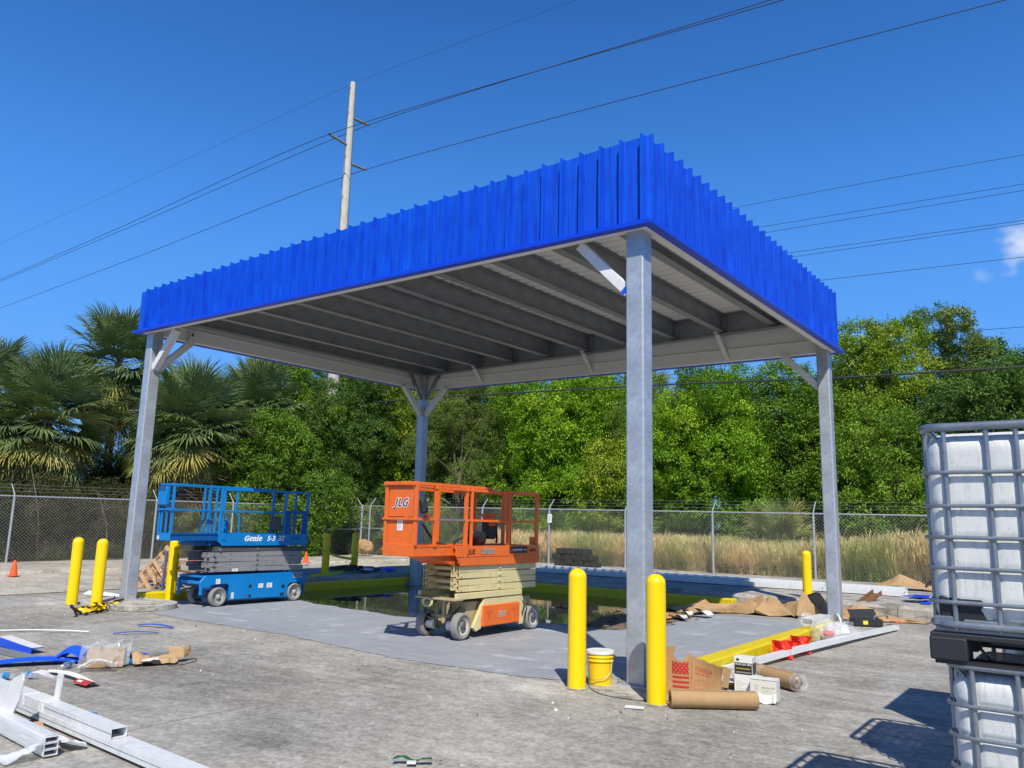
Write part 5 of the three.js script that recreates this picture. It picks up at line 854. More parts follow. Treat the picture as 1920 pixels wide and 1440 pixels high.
{ // small cartons
  const up = thing('carton', 'upright white carton with a black label standing behind the paper roll', 'carton', [.93, .01, -.50], .10);
  part('body', rbox(.20, .43, .16, .004, 0, .215, 0), M.whiteSheet, up);
  keep('label', plate(.198, .425, [0, .215, .0815]), sticker((c, w, h) => { c.fillStyle = '#e4e2da'; c.fillRect(0, 0, w, h); c.fillStyle = '#26272a'; c.fillRect(w * .12, h * .04, w * .16, h * .06); c.fillRect(4, h * .14, w - 8, h * .29); c.fillStyle = '#efece4'; c.font = 'bold 30px sans-serif'; c.textAlign = 'center'; c.fillText('VALUE SEAL 5000', w / 2, h * .20, w - 24); c.fillStyle = '#b89a3a'; c.fillRect(w * .1, h * .27, w * .8, h * .03); c.fillStyle = '#8d8a80'; c.fillRect(w * .08, h * .36, w * .84, h * .035); for (let i = 0; i < 8; i++) c.fillRect(w * .08, h * (.60 + i * .045), w * (.3 + .5 * ((i * 5) % 3) / 3), h * .008); }, 256, 512), up);
  keep('label', plate(.155, .42, [.1015, .215, 0], Math.PI / 2), sticker((c, w, h) => { c.fillStyle = '#cfcdc6'; c.fillRect(0, 0, w, h); c.fillStyle = '#3a3b3e'; c.fillRect(0, h * .14, w, h * .28); }, 128, 256), up);
  const ly = thing('carton', 'white carton with a torn side lying right of the upright carton', 'carton', [1.17, .01, -.44], .16); ly.scale.setScalar(.84);
  part('body', [rbox(.33, .24, .006, .002, 0, .15, .10), rbox(.33, .006, .22, .002, 0, .275, 0), rbox(.006, .26, .22, .002, .165, .14, 0), rbox(.006, .26, .22, .002, -.165, .14, 0), rbox(.33, .26, .006, .002, 0, .14, -.11), grid(10, 4, (u, v) => [lerp(-.16, .16, u), .10 * (1 - v) + .004 + .012 * Math.sin(u * 8), .11 + .05 * v + .012 * Math.sin(u * 15)])], M.whiteSheet, ly);
  keep('label', plate(.30, .17, [0, .175, .1045]), sticker((c, w, h) => { c.fillStyle = '#d9d6c6'; c.fillRect(0, 0, w, h); c.strokeStyle = '#8e9196'; c.lineWidth = 5; for (let i = 0; i < 3; i++) { c.beginPath(); c.ellipse(w * .20, h * .5, 18 + i * 11, 30 + i * 13, .2, 0, 6.28); c.stroke(); } c.fillStyle = '#4a4b46'; c.font = 'italic bold 44px serif'; c.textBaseline = 'middle'; c.fillText('Blue-Kote 5TH', w * .40, h * .48, w * .54); c.fillStyle = '#a7a79a'; for (let i = 0; i < 3; i++) c.fillRect(w * .40, h * (.62 + i * .1), w * .46, h * .03); }, 512, 288), ly);
  const op = thing('trim_channel', 'short open white channels lying between the printed box and the upright carton', 'channel', [.62, .01, -.62], .6);
  part('channel', hollow(.22, .10, .58, .006).rotateX(-.06).translate(.05, .065, -.30), M.white, op); part('channel', hollow(.12, .07, .42, .005).rotateY(.5).translate(.20, .14, -.34), M.white, op); part('channel', bar(V(.22, .01, .22), V(.16, .19, .12), .17, .012), M.bluePlain, op);
}
{ // white square pipe along the curb
  const T = thing('square_pipe', 'long white square downpipe lying along the yellow curb and reaching past it', 'pipe', [.24, .012, -1.62]); const e = V(.96, 0, -6.85).add(V(-.24, 0, 1.62)), l = V(.96 - .24 + .0, 0, -8.4 + 1.62), L = l.length();
  const pts = [V(0, .055, 0), V(.28, .10, -2.2), V(.50, .09, -4.4), V(l.x, .055, l.z)]; for (let i = 0; i < 3; i++) part('pipe_wall', aim(hollow(.095, .075, pts[i].distanceTo(pts[i + 1]) + .02, .004), pts[i], pts[i + 1]), M.white, T);
}
/* --- crumpled brown paper along the back --- */
function crumple(nx, nz, f, amp, fr, seed) { return grid(nx, nz, (u, v) => { const p = f(u, v), n = k => { let s = 0, a = 1, q = fr; for (let i = 0; i < 3; i++) { s += a * (1 - 2 * Math.abs(fbm3(p[0] * q + k, p[1] * q, p[2] * q + seed, 1) - .5) * 1.6); a *= .5; q *= 2.1; } return (s / 1.75 - .45); }; const e = Math.min(1, Math.min(u, 1 - u) * 14, 1), d = amp * e; return [p[0] + d * n(3), Math.max(p[3] ?? .014, p[1] + d * n(9)), p[2] + d * n(17)]; }); }
{
  const path = [[-3.35, -7.85, .14, .30], [-2.9, -8.5, .26, .42], [-2.45, -9.05, .30, .55], [-1.9, -9.3, .34, .66], [-1.45, -9.4, .36, .72], [-1.0, -9.3, .46, .78], [-.55, -9.5, .50, .70], [-.1, -9.75, .34, .55], [.35, -9.95, .20, .45], [.8, -10.08, .10, .38], [1.25, -10.16, .02, .25]];
  const at = u => { const k = u * (path.length - 1), i = Math.min(path.length - 2, Math.floor(k)), t = sm(k - i); return path[i].map((a, j) => lerp(a, path[i + 1][j], t)); };
  const NX = 30, NZ = 7, jit = (i, j, k) => (hash3(i, j, k) - .5);            // a few large hard-edged facets
  single('brown_paper', grid(NX, NZ, (u, v) => { const i = Math.round(u * NX), j = Math.round(v * NZ), uu = clamp(u + jit(i, j, 2) * .7 / NX), vv = clamp(v + jit(i, j, 3) * .6 / NZ); const [x, z, h, w] = at(uu), a = vv * Math.PI, fold = (i + j) % 2 ? .82 : 1.12; const y = h * Math.pow(Math.sin(a), .9) * fold * (.9 + .35 * jit(i, j, 5)) * (.85 + .25 * Math.sin(uu * 27)); return [x + (vv - .5) * w * .25 + jit(i, j, 7) * .06, Math.max(.014, y + .016), z + Math.cos(a) * w * .62 * (1 + .25 * Math.sin(uu * 23)) + jit(i, j, 8) * .08]; }), M.paper, 'long crumpled sheet of brown paper heaped along the kerb at the back right', 'paper sheet', null);
  single('brown_paper', crumple(26, 18, (u, v) => { const x = lerp(-1.15, .55, u), t = 1 - Math.abs(u - .5) * 2; return [x, .31 + .42 * t * (1 - Math.abs(v - .45) * 1.5), -15.2 - v * .9 - .35 * u, .306]; }, .07, 1.8, 9), M.paper, 'tent-shaped sheet of brown paper standing on the platform before the fence at right', 'paper sheet', null);
  const T = thing('torn_paper', 'torn brown and white paper scraps at the edge of the water by the crumpled sheet', 'paper scraps', [-3.1, .015, -7.1]); const r = rng(3);
  for (let i = 0; i < 14; i++) { const x = (r() - .5) * 1.1, z = (r() - .5) * 2.2, s = .22 + .3 * r(); part('scrap', crumple(7, 6, (u, v) => [x + (u - .5) * s, .03 + .08 * r() * 0 + .05 * Math.sin(u * 3.1) + .02, z + (v - .5) * s * .8, .008], .09, 3, i), i % 4 === 3 ? M.whiteSheet : i % 4 === 1 ? M.cardDk : M.paper, T); }
}
{ // wet brown dirt by the water's end
  const r = rng(44), g = []; g.push(grid(26, 40, (u, v) => { const a = v * 2 * Math.PI, k = u * (.75 + .45 * fbm3(Math.cos(a) * 2, Math.sin(a) * 2, 4, 3)); return [-3.25 + Math.cos(a) * k * .75, .012 + .06 * (1 - u * u) * (.4 + fbm3(Math.cos(a) * k * 6, Math.sin(a) * k * 6, 8, 3)) * (u > .97 ? 0 : 1), -6.2 + Math.sin(a) * k * 1.9]; }));
  for (let i = 0; i < 240; i++) { const a = r() * 6.28, k = Math.sqrt(r()) * 1.15, s = .02 + .05 * r(); g.push(new THREE.PlaneGeometry(s * 2, s).rotateX(-1.57 + (r() - .5)).rotateY(r() * 6).translate(-3.25 + Math.cos(a) * k * .75, .03 + .06 * r(), -6.2 + Math.sin(a) * k * 1.9)); }
  single('dirt_pile', g.map(clean), M.mud, 'patch of wet brown dirt and leaf litter at the right end of the water', 'dirt').userData.kind = 'stuff';
}
/* --- on and beside the right curb --- */
single('trim_channel', [hollow(.20, .11, .95, .008).rotateY(-.05).translate(.02, .268, -7.05).applyMatrix4(new THREE.Matrix4())], M.white, 'short white trim channel resting on the far end of the yellow curb', 'channel');
{
  const blob = (x, y, z, a, b, c, s) => { const g = new THREE.IcosahedronGeometry(1, 4), p = g.attributes.position; for (let i = 0; i < p.count; i++) { const q = V(p.getX(i), p.getY(i), p.getZ(i)), k = 1 + .75 * (fbm3(q.x * 2.2 + s, q.y * 2.2, q.z * 2.2, 3) - .5); p.setXYZ(i, q.x * a * k + x, Math.max(.004, q.y * b * k + y), q.z * c * k + z); } g.computeVertexNormals(); return g; };
  const at = [.46, .012, -5.7];
  const T1 = thing('plastic_bag', 'clear plastic bag with a red scrap inside, against the yellow curb', 'plastic bag', at); part('bag', blob(-.02, .19, .20, .22, .22, .24, 3), M.film, T1); part('scrap', blob(.02, .16, .14, .09, .05, .09, 30), M.red, T1);
  tag(part('plastic_bag', blob(.04, .15, -.25, .20, .17, .28, 9), M.filmMilky, scene), 'milky plastic bag behind the clear one with the red scrap', 'plastic bag').position.set(...at);
  tag(part('plastic_bag', blob(.18, .10, -.75, .18, .10, .30, 15), M.film, scene), 'flat clear plastic bag, the farthest of those beside the yellow curb', 'plastic bag').position.set(...at);
  tag(part('plastic_bag', blob(-.36, .34, .05, .12, .12, .12, 21), M.film, scene), 'small puffed clear bag resting on top of the yellow curb', 'plastic bag').position.set(...at);
  tag(part('bucket_lid', lathe([[.06, .02], [.115, .02], [.125, .01], [.125, -.03], [.06, 0]], 32).rotateZ(-1.4).rotateY(.6).translate(.0, .30, -.55), M.white, scene), 'round white plastic lid standing on edge among the plastic bags', 'ring').position.set(...at);  // loose bucket lid, modelled with an open centre
}
{
  const T = thing('tool_case', 'dark open tool case with a yellow badge on the ground beyond the curb end', 'tool case', [.34, .012, -8.75], .5);
  part('tray', [rbox(.52, .02, .34, .006, 0, .015, 0), rbox(.52, .13, .02, .006, 0, .07, .17), rbox(.52, .13, .02, .006, 0, .07, -.17), rbox(.02, .13, .34, .006, .26, .07, 0), rbox(.02, .13, .34, .006, -.26, .07, 0)], M.plasticBlk, T); part('lid', rbox(.52, .34, .03, .01, .04, .16, -.30, -.9, 0, .08), M.plasticBlk, T);
  part('handle', tube([V(.10, .13, .18), V(.12, .20, .20), V(.34, .22, .12), V(.40, .16, .05)], .018, 20, 8), M.galvDull, T); part('badge', rbox(.09, .07, .01, .003, -.06, .07, .185), M.tape, T); part('bottle', rod(V(-.42, .04, .1), V(-.30, .04, .2), .035, 12), M.bottle, T);
}
single('work_glove', crumple(12, 10, (u, v) => [.74 + (u - .5) * .26, .035 + .03 * Math.sin(u * 3.1), -9.3 + (v - .5) * .18, .014], .10, 4, 3), M.cone, 'small crumpled orange-red rag on the ground at the far end of the white pipe', 'rag');
{
  const T = thing('angle_iron', 'rusty brown steel channel offcut propped over the kerb edge near the right rear column', 'steel channel', [-.05, .0, -10.3]);
  part('web', bar(V(-.20, .10, .12), V(.02, .44, -1.3), .20, .012), M.woodDk, T); part('flange', bar(V(-.29, .15, .12), V(-.07, .49, -1.3), .012, .09), M.woodDk, T); part('flange', bar(V(-.11, .13, .12), V(.11, .47, -1.3), .012, .09), M.woodDk, T);
}
{ // pile of blue and white sheet offcuts on the kerb
  const T = thing('sheet_offcuts', 'blue and white metal sheet offcuts piled on the kerb behind the tanks', 'sheet metal', [1.05, .305, -11.9]); const r = rng(71);
  for (let i = 0; i < 11; i++) part('sheet_piece', rbox(.3 + .8 * r(), .012, .12 + .25 * r(), .003, (r() - .5) * .9, .012 + i * .013, (r() - .5) * .7, (r() - .5) * .04, r() * 3, (r() - .5) * .04), [M.whiteSheet, M.bluePlain, M.blueTrim, M.whiteSheet][i % 4], T);
  part('black_strap', tube([V(-.2, .3, -.5), V(-.1, .42, -.55), V(.1, .30, -.5), V(.3, .36, -.6), V(.5, .28, -.5)], .03, 30, 6), M.black, T);
}
/* --- long white box beams on the platform --- */
{
  const joints = [-5.9, -2.6, .8, 3.0, 4.9];
  for (const [z, h, label] of [[0, .20, 'long deeper white steel box beam on the platform, on the fence side of the shallow one'], [.26, .11, 'long shallow white steel box beam lying along the nearer side of the deeper one']]) {
    const T = thing('box_beam', label, 'steel beam', [-4.6, .32, -13.25 + z]);
    for (let i = 0; i < 4; i++) part('beam_section', hollow(.22, h, joints[i + 1] - joints[i] - .012, .008).rotateY(Math.PI / 2).translate(joints[i], h / 2, 0), M.white, T);
  }
  for (const [x, w] of [[-4.5, 'first bearer from the left'], [-1.2, 'second bearer from the left'], [2.2, 'third bearer from the left'], [4.4, 'rightmost bearer']]) single('timber_bearer', span(x - 4.65, x - 4.55, .300, .319, -13.41, -12.83), M.woodDk, w + ' under the long white box beams on the platform', 'timber');
}
/* --- left background: pallets, stake, dark junk, blocks --- */
function pallet(label, pos, rot) {
  const T = thing('wooden_pallet', label, 'pallet', pos); T.rotation.set(...rot);
  const notch = [[-.6, 0], [-.42, 0], [-.38, .04], [-.18, .04], [-.14, 0], [.14, 0], [.18, .04], [.38, .04], [.42, 0], [.6, 0], [.6, .09], [-.6, .09]];
  for (const z of [-.48, 0, .48]) part('stringer', prism(notch, .04).translate(0, .0, z - .02), M.wood, T);
  for (let i = 0; i < 6; i++) part('deck_board', box(.10, .018, 1.02, -.55 + i * .22, .10, 0), M.wood, T); for (const x of [-.54, 0, .54]) part('bottom_board', box(.10, .018, 1.02, x, -.01, 0), M.wood, T); return T;
}
pallet('weathered wooden pallet leaning on the apron right of the left front column', [-15.15, .36, -2.75], [1.02, 1.15, 0]);
pallet('wooden pallet lying behind the leaning one, between column and blue lift', [-16.6, .20, -3.4], [.16, .6, .05]);
{ const T = thing('timber_pile', 'loose grey boards stacked behind the white stake left of the blue lift', 'timber', [-16.2, .06, -4.6]); const r = rng(15); for (let i = 0; i < 9; i++) part('board', rbox(.14, .04, 1.6 + r(), .004, (r() - .5) * .6, .04 + .055 * i, (r() - .5) * .5, (r() - .5) * .05, 1.2 + (r() - .5) * .7, 0), i % 3 ? M.wood : M.woodDk, T); }
{ const T = thing('marker_stake', 'white plastic stake with a red band standing between the bollard and the blue lift', 'stake', [-12.85, .0, -1.55]); part('pipe', rod(V(0, 0, 0), V(.03, 1.02, -.02), .035, 14), M.white, T); part('red_band', rod(V(.02, .55, -.015), V(.40, .58, -.05), .022, 8), M.red, T); part('wire_loop', tube([V(.02, .6, 0), V(-.14, .5, .05), V(-.18, .35, .05), V(-.05, .25, .0), V(.1, .3, 0)], .008, 30, 5), M.wire, T); }
{ // junk in the shade behind the water, left part
  const T = thing('hose_heap', 'dark hoses and scraps heaped in the shade at the foot of the shaded bollards', 'hoses', [-13.7, .295, -8.2]); const r = rng(29);
  for (let i = 0; i < 6; i++) { const p = []; const cx = (r() - .5) * 1.6, cz = (r() - .5) * 1.6; for (let k = 0; k < 12; k++) { const a = k * .9 + i; p.push(V(cx + Math.cos(a) * (.25 + .3 * r()), .03 + .06 * r() + .02 * i, cz + Math.sin(a) * (.25 + .3 * r()))); } part('hose', tube(p, .02, 70, 6), i % 2 ? M.rubber : M.gGreyDk, T); }
  for (let i = 0; i < 5; i++) part('scrap', crumple(6, 6, (u, v) => [(u - .5) * .5 + (i - 2) * .4, .08, (v - .5) * .35 + (r() - .5) * .0 + (i % 2) * .5 - .4, .01], .12, 3, i + 40), [M.whiteSheet, M.bluePlain, M.film][i % 3], T);
}
{ const T = thing('block_wall_stub', 'broken stub of concrete blocks coloured dark for the shade on them, behind the box beams, before the dry grass', 'block pile', [-9.75, .30, -14.05], -.12); const r = rng(91); for (let j = 0; j < 4; j++) { const n = [4, 4, 4, 3][j]; for (let i = 0; i < n; i++) for (let k = 0; k < 2; k++) part('block', rbox(.40 - .04 * r(), .185, .20, .012, -.62 + i * .415 + (j % 2) * .12 + (j === 3 ? .05 : 0), .095 + j * .19, k * .22 - .1 + .03 * (r() - .5), 0, (r() - .5) * .08, (j === 3 ? (r() - .5) * .12 : 0)), M.block, T); } part('rubble', Array.from({ length: 30 }, () => { const g = new THREE.DodecahedronGeometry(.03 + .06 * r(), 0); return g.translate((r() - .2) * 2.4, .03, .25 + .3 * r()); }), M.block, T).userData.kind = 'stuff'; }
single('bark_sack', crumple(28, 20, (u, v) => { const a = u * 6.283, b = v * Math.PI; return [-23.1 + Math.cos(a) * Math.sin(b) * .55, .52 - Math.cos(b) * .34, -17.2 + Math.sin(a) * Math.sin(b) * .4, .30]; }, .2, 1.6, 3), M.paper, 'crumpled tan paper sack standing at the fence corner post', 'sack');
{ // caution tape
  const T = thing('caution_tape', 'yellow tape strung from behind the blue lift down to the shaded bollards', 'tape'); const b = (pts, w) => { const c = new THREE.CatmullRomCurve3(pts.map(p => V(...p))), P = c.getSpacedPoints(40); return grid(40, 1, (u, v) => { const q = P[Math.round(u * 40)]; return [q.x, q.y + (v - .5) * w, q.z + Math.sin(u * 9) * .02]; }, false); };
  part('tape', b([[-10.9, 1.66, -3.9], [-12.2, 1.22, -5.2], [-13.3, .92, -6.6], [-13.9, .74, -7.6], [-14.38, .62, -8.6]], .075), M.tape, T);
  part('tape', b([[-14.38, .55, -8.6], [-13.6, .36, -7.6], [-13.0, .34, -6.6], [-12.7, .33, -5.6]], .07), M.tape, T);
  const t2 = thing('caution_tape', 'yellow tape tied to the back fence, hanging beside the tank stack', 'tape'); part('tape', b([[.15, 1.75, -18.0], [.35, 1.72, -18.0], [.42, 1.2, -17.95], [.72, .75, -17.9], [.68, .35, -17.8]], .09), M.tape, t2); part('knot', tube([V(.05, 1.72, -17.98), V(.2, 1.8, -17.95), V(.42, 1.74, -17.98), V(.25, 1.66, -17.95)], .02, 20, 5), M.tape, t2);
}
keep('fence_sign', plate(.2, .34, [-13.42, 2.05, -18.03]), mNote, tag(thing('fence_sign', 'small white notice tied to a post of the back fence right of the orange lift', 'sign'), 'small white notice tied to a post of the back fence right of the orange lift', 'sign')).name = 'plate';

/* --- left front: harness, scraps, blue strips --- */
{
  const T = thing('safety_harness', 'yellow and black safety harness dropped in a heap before the left column footing', 'harness', [-11.15, .012, .62], -.95); const r = rng(55);
  for (let i = 0; i < 8; i++) { const p = []; for (let k = 0; k < 8; k++) p.push(V(-.85 + k * .22 + (r() - .5) * .2, .03 + .10 * r(), (r() - .5) * .30)); const c = new THREE.CatmullRomCurve3(p), Q = c.getSpacedPoints(50); part('strap', grid(50, 1, (u, v) => { const q = Q[Math.round(u * 50)], a = Math.sin(u * 14 + i) * .9; return [q.x, q.y + (v - .5) * .055 * Math.sin(a) + .02, q.z + (v - .5) * .055 * Math.cos(a)]; }, false), i % 3 === 2 ? M.black : M.yellowPlastic, T); }
  part('strap', tube([V(.7, .03, 0), V(.95, .16, .05), V(1.05, .20, .0), V(1.0, .10, -.05), V(.85, .02, 0)], .022, 30, 6), M.black, T); part('lanyard', tube([V(-.8, .02, 0), V(-1.0, .05, .1), V(-1.35, .02, .2), V(-1.6, .02, .28)], .008, 30, 5), M.tape, T); part('buckle', [rbox(.12, .03, .08, .01, -1.65, .02, .3), new THREE.TorusGeometry(.07, .012, 8, 20).scale(1.6, 1, 1).rotateX(1.5).translate(-1.82, .02, .34)], M.steel, T); part('lumbar_pad', rbox(.42, .07, .14, .03, .0, .03, .06), M.black, T);
}
single('metal_flashing', grid(12, 4, (u, v) => [-13.9 + u * 1.1, .02 + .12 * (1 - u) * Math.sin(v * 2.8) + .01, -.55 + (v - .5) * .45 * (1 - .6 * u) - u * .5]), M.whiteSheet, 'bent white metal flashing lying left of the leftmost bollard', 'sheet metal');
const strip = (name, label, cat, a, b, w, m, lift = .015, group) => { const A_ = V(a[0], .012, a[1]), B_ = V(b[0], .012, b[1]), d = B_.clone().sub(A_), s = V(-d.z, 0, d.x).normalize(); return single(name, grid(14, 2, (u, v) => { const p = A_.clone().lerp(B_, u).addScaledVector(s, (v - .5) * w); return [p.x, .014 + lift * (Math.sin(u * Math.PI) + (v === .5 ? .6 : 0)), p.z]; }), m, label, cat, group); };
strip('blue_strip', 'narrow blue metal strip lying on the yard, the farther of two left of centre', 'metal strip', [-8.75, 1.20], [-8.1, .95], .08, M.blueScrap, .03);
strip('blue_strip', 'narrow blue metal strip lying on the yard, the nearer of two left of centre', 'metal strip', [-8.1, 1.95], [-7.75, 1.42], .06, M.blueScrap, .02);
strip('trim_strip', 'thin white metal strip on the yard at the left picture edge', 'metal strip', [-9.6, 3.1], [-8.55, 2.1], .03, M.whiteSheet, .02);
{ // folded blue and white trim pieces
  const T = thing('folded_trim', 'short folded trim, white on top and blue on its side, at the left of the yard', 'sheet metal', [-7.55, .012, 3.46], .12);
  part('fold', [bar(V(-.55, .10, -.06), V(.45, .06, .06), .16, .008), bar(V(-.55, .05, .03), V(.45, .03, .14), .01, .09)], M.bluePlain, T); part('top_face', bar(V(-.55, .112, -.06), V(.45, .072, .06), .155, .006), M.whiteSheet, T);
  const U = thing('trim_length', 'long pale metal trim length leading in from the left picture edge', 'sheet metal', [-7.3, .012, 3.75], .1); part('angle', [bar(V(-.9, .04, -.05), V(.75, .03, .0), .12, .006), bar(V(-.9, .02, .03), V(.75, .02, .06), .008, .05)], M.galvDull, U);
}
strip('blue_sheet', 'flat crumpled blue sheet strip at the left picture edge', 'sheet metal', [-6.62, 4.35], [-6.05, 3.25], .30, M.bluePlain, .05);
strip('blue_offcut', 'blue metal offcut bent up at the end of the flat blue strip', 'sheet metal', [-6.35, 3.55], [-6.0, 3.28], .34, M.bluePlain, .12);
strip('blue_strip', 'blue metal strip poking out behind the torn cardboard box', 'metal strip', [-6.35, 3.20], [-5.95, 2.58], .10, M.blueScrap, .04);
strip('trim_strip', 'white angled trim on the ground, ending near the red-printed scrap', 'metal strip', [-5.7, 3.92], [-4.60, 3.92], .09, M.whiteSheet, .04);
{
  const T = thing('cardboard_box', 'torn open cardboard box under clear plastic, left of centre on the yard', 'box', [-5.62, .012, 3.30], .95);
  part('box_side', [rbox(.40, .005, .24, .001, 0, .20, 0), rbox(.40, .20, .005, .001, 0, .10, .12), rbox(.40, .20, .005, .001, 0, .10, -.12), rbox(.005, .20, .24, .001, .20, .10, 0), grid(6, 6, (u, v) => [-.20 - .05 * Math.sin(v * 3), .02 + .19 * v, (u - .5) * .25])], M.card, T);
  part('plastic_film', crumple(20, 16, (u, v) => [(u - .5) * .55, .05 + .22 * Math.sin(Math.min(1, v * 1.4) * 1.57), .05 + .30 * (1 - v) - .12, .01], .10, 5, 8), M.film, T); part('plastic_film', crumple(14, 10, (u, v) => [(u - .5) * .40 - .05, .05 + .05 * Math.sin(u * 3.1), .22 + v * .2, .008], .09, 6, 12), M.filmMilky, T);
  const U = thing('cardboard_box', 'flattened brown cardboard carton with its flap up, beside the torn box', 'box', [-5.42, .012, 2.82], 1.25);
  part('box_side', crumple(16, 12, (u, v) => [(u - .5) * .52, .03 + .11 * Math.sin(v * 3.1) * (1 - .5 * u), (v - .5) * .34, .01], .08, 4, 21), M.card, U); part('flap', crumple(10, 8, (u, v) => [.20 + u * .26, .05 + .12 * v, -.05 + .10 * Math.sin(u * 3) - .05 * v, .01], .05, 4, 25), M.card, U); part('inner_paper', crumple(8, 6, (u, v) => [(u - .5) * .22 - .06, .06, .12 + v * .10, .01], .05, 5, 27), M.whiteSheet, U);
  part('cord', tube([V(.10, .01, .30), V(.26, .012, .36), V(.44, .012, .22), V(.50, .02, .08), V(.36, .015, .02), V(.18, .012, .16)], .006, 40, 5), M.black, U);
}
single('printed_scrap', [grid(6, 4, (u, v) => [-4.84 + u * .30, .03 + .03 * Math.sin(v * 3.1), 3.98 + (v - .5) * .16])], print(128, 64, (c, w, h) => { c.fillStyle = '#d8d6d0'; c.fillRect(0, 0, w, h); c.fillStyle = '#b23a30'; c.fillRect(0, 0, w, h * .55); c.fillStyle = '#e9e5df'; c.fillRect(w * .15, h * .15, w * .3, h * .2); }, { transparent: false, alphaTest: 0 }), 'small red and white printed packaging scrap on the yard at left', 'packaging', null, false);
{ // water bottles
  const mk = () => { const g = new THREE.Group(); part('bottle_body', lathe([[.001, 0], [.03, .002], [.033, .02], [.031, .05], [.033, .08], [.031, .11], [.033, .14], [.028, .17], [.014, .195], [.013, .21]], 20).rotateZ(Math.PI / 2).translate(.1, .034, 0), M.bottle, g); part('label', lathe([[.0335, .07], [.0335, .115]], 20).rotateZ(Math.PI / 2).translate(.1, .034, 0), M.gBlue, g); part('cap', lathe([[.001, .222], [.015, .222], [.015, .206]], 14).rotateZ(Math.PI / 2).translate(.1, .034, 0), M.white, g); return g; };
  const b0 = mk(); for (const [x, z, a, l] of [[-6.22, 3.62, .8, 'clear bottle lying on top of the flat blue strip'], [-5.82, 3.66, 2.2, 'empty clear bottle lying between the blue offcut and the white trim'], [-5.50, 3.06, .5, 'clear bottle with blue label between the two cardboard boxes'], [-5.60, 4.42, .6, 'empty clear bottle at the left picture edge behind the beams'], [-5.48, 4.22, .2, 'crushed clear bottle behind the upright foam sheet'], [-3.15, 4.66, .3, 'clear bottle lying right of the beam couplings'], [-5.92, 3.24, 2.0, 'clear bottle by the blue strip behind the torn box']]) { const b = b0.clone(); b.name = numbered('water_bottle'); b.position.set(x, .012, z); b.rotation.y = a; b.scale.setScalar(1.05); scene.add(b); tag(b, l, 'bottle', 'plastic water bottles left on the yard'); }
}
{ // white stick leaning and scrap plastic
  const T = thing('trim_piece', 'short white trim board standing up against the stacked box beams', 'trim', [-4.4, 0, 4.55]); part('board', bar(V(.96, .08, .31), V(.98, .40, .30), .085, .016, V(0, 0, 1)), M.whiteSheet, T); part('plastic', crumple(12, 6, (u, v) => [.44 + u * .50, .40 + .03 * Math.sin(u * 5) - .10 * (1 - u), .30 + (v - .5) * .12, .2], .08, 4, 4), M.filmMilky, T);
}
/* --- stacked box beams at lower left --- */
{
  const at = [-2.06, 0, 4.985];
  const L = thing('box_beam', 'longest grey-white box beam at the lower left, running out of the bottom edge', 'steel beam', at, -.045);
  part('beam', hollow(.165, .078, 8.4, .005).rotateY(Math.PI / 2).translate(-5.6, .070, 0), M.white, L); part('seam', span(-3, 2.7, .068, .071, .0825, .0855), M.galvDull, L);
  const U = thing('box_beam', 'shorter open-ended grey-white box beam lying on top of the longest one, lower left', 'steel beam', at, -.045);
  part('beam', hollow(.125, .076, 5.0, .004).rotateY(Math.PI / 2).translate(-5.0, .150, .01), M.white, U); part('seam', span(-1.28, 0, .150, .153, .0725, .0755), M.galvDull, U);
  part('coupling', rbox(.34, .092, .150, .004, -1.52, .150, .01), M.white, U); part('coupling', rbox(.40, .088, .146, .004, -1.93, .150, .01), M.white, U); part('coupling', rbox(.022, .096, .156, .003, -1.31, .150, .01), M.white, U);
}
{
  const T = thing('wrapped_tubes', 'bundle of white square tubes in plastic film pointing at the camera, lower left', 'steel tubes', [-2.30, .012, 5.385], 1.506);
  for (let k = 0; k < 3; k++) part('tube', hollow(.100, .044, 1.9, .004).translate(0, .028 + k * .047, -1.9), M.white, T);
  part('plastic_wrap', grid(26, 30, (u, v) => { const a = u * 6.283, c = Math.cos(a), s = Math.sin(a), q = Math.pow(Math.pow(Math.abs(c), 6) + Math.pow(Math.abs(s), 6), -1 / 6), k = 1 + .03 * (fbm3(c * 3, s * 3, v * 14, 3) - .5) * 4; return [c * q * .058 * k, Math.max(.004, .075 + s * q * .076 * k), -1.9 + v * 1.88]; }), M.filmMilky, T);
  part('loose_film', crumple(14, 10, (u, v) => [-.06 - u * .26, .10 * (1 - u) * (1 - v * .6) + .01, .02 - v * .20, .006], .06, 5, 3), M.filmMilky, T); part('loose_film', crumple(14, 8, (u, v) => [.06 + u * .22, .07 * (1 - u) + .02, -.02 - v * .14, .006], .05, 5, 6), M.filmMilky, T);
}
single('foam_sheet', prism([[-3.62, .26], [-3.34, .43], [-3.18, .485], [-3.17, .43], [-3.21, .26], [-3.29, .15], [-3.40, .05], [-3.62, .05]], .012, .003).translate(0, .0, 5.262), M.whiteSheet, 'white foam sheet standing on edge against the beams at the left picture edge', 'foam sheet');
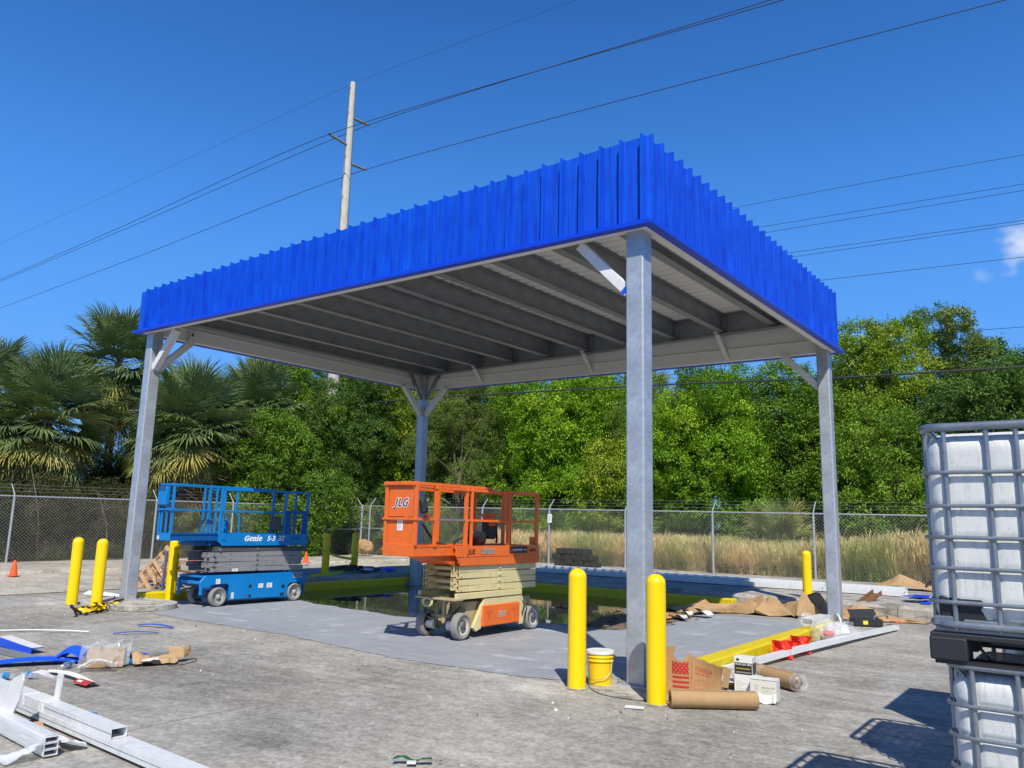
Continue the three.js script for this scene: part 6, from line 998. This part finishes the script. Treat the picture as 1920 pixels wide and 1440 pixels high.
single('foam_sheet', crumple(16, 8, (u, v) => [-2.95 + u * .62, .02 + .05 * v, 5.17 + (v - .5) * .14, .008], .05, 5, 13), M.whiteSheet, 'crumpled white foam wrapping between the stacked beams and the wrapped bundle', 'foam sheet');
single('cardboard_scrap', crumple(8, 6, (u, v) => [-3.12 + u * .14, .04 + .05 * Math.sin(u * 3), 5.14 + v * .10, .01], .05, 6, 17), M.card, 'small brown cardboard scrap in the gap behind the wrapped bundle', 'cardboard');
{ const T = thing('plastic_strip', 'flattened dark green plastic strip at the bottom edge of the picture', 'plastic strip', [-.14, .012, 3.70], .64); part('strip', crumple(24, 6, (u, v) => [(u - .5) * .30, .03 + .015 * Math.sin(u * 9), (v - .5) * .06, .008], .03, 9, 31), M.green, T); part('clip', rbox(.07, .015, .05, .004, .0, .02, .05), M.whiteSheet, T); part('scrap', crumple(5, 5, (u, v) => [.20 + u * .03, .02, (v - .5) * .02, .008], .01, 9, 3), M.green, T); }
single('white_offcut', rbox(.20, .022, .05, .004, .27, .02, .86, 0, .25, .03), M.whiteSheet, 'small white offcut on the concrete before the nearest bollard', 'offcut');
{ // crumbs of litter over the yard
  const r = rng(17), n = 620, g = new THREE.TetrahedronGeometry(.011).scale(1.5, .4, 1), im = new THREE.InstancedMesh(g, std({ color: C(1, 1, 1), roughness: .8 }), n), c = new THREE.Color(); im.name = 'litter';
  for (let i = 0; i < n; i++) { const near = r() < .5; dummy.position.set(near ? lerp(-7, 2.5, r()) : lerp(-14, 3, r()), .010, near ? lerp(.6, 6, r()) : lerp(-.2, 4, r())); dummy.rotation.set(r(), r() * 6, r()); const s = .3 + .8 * r() * r() + (r() < .03 ? .9 : 0); dummy.scale.set(s, s, s); dummy.updateMatrix(); im.setMatrixAt(i, dummy.matrix); const k = r(); im.setColorAt(i, k < .45 ? c.setRGB(.75, .74, .70) : k < .8 ? c.setRGB(.06, .055, .05) : k < .93 ? c.setRGB(.35, .22, .12) : c.setRGB(.05, .12, .5)); }
  im.castShadow = im.receiveShadow = true; im.userData = { label: 'tiny crumbs of litter and grit scattered over the concrete yard', category: 'litter', kind: 'stuff' }; scene.add(im);
}

renderer.render(scene, camera);
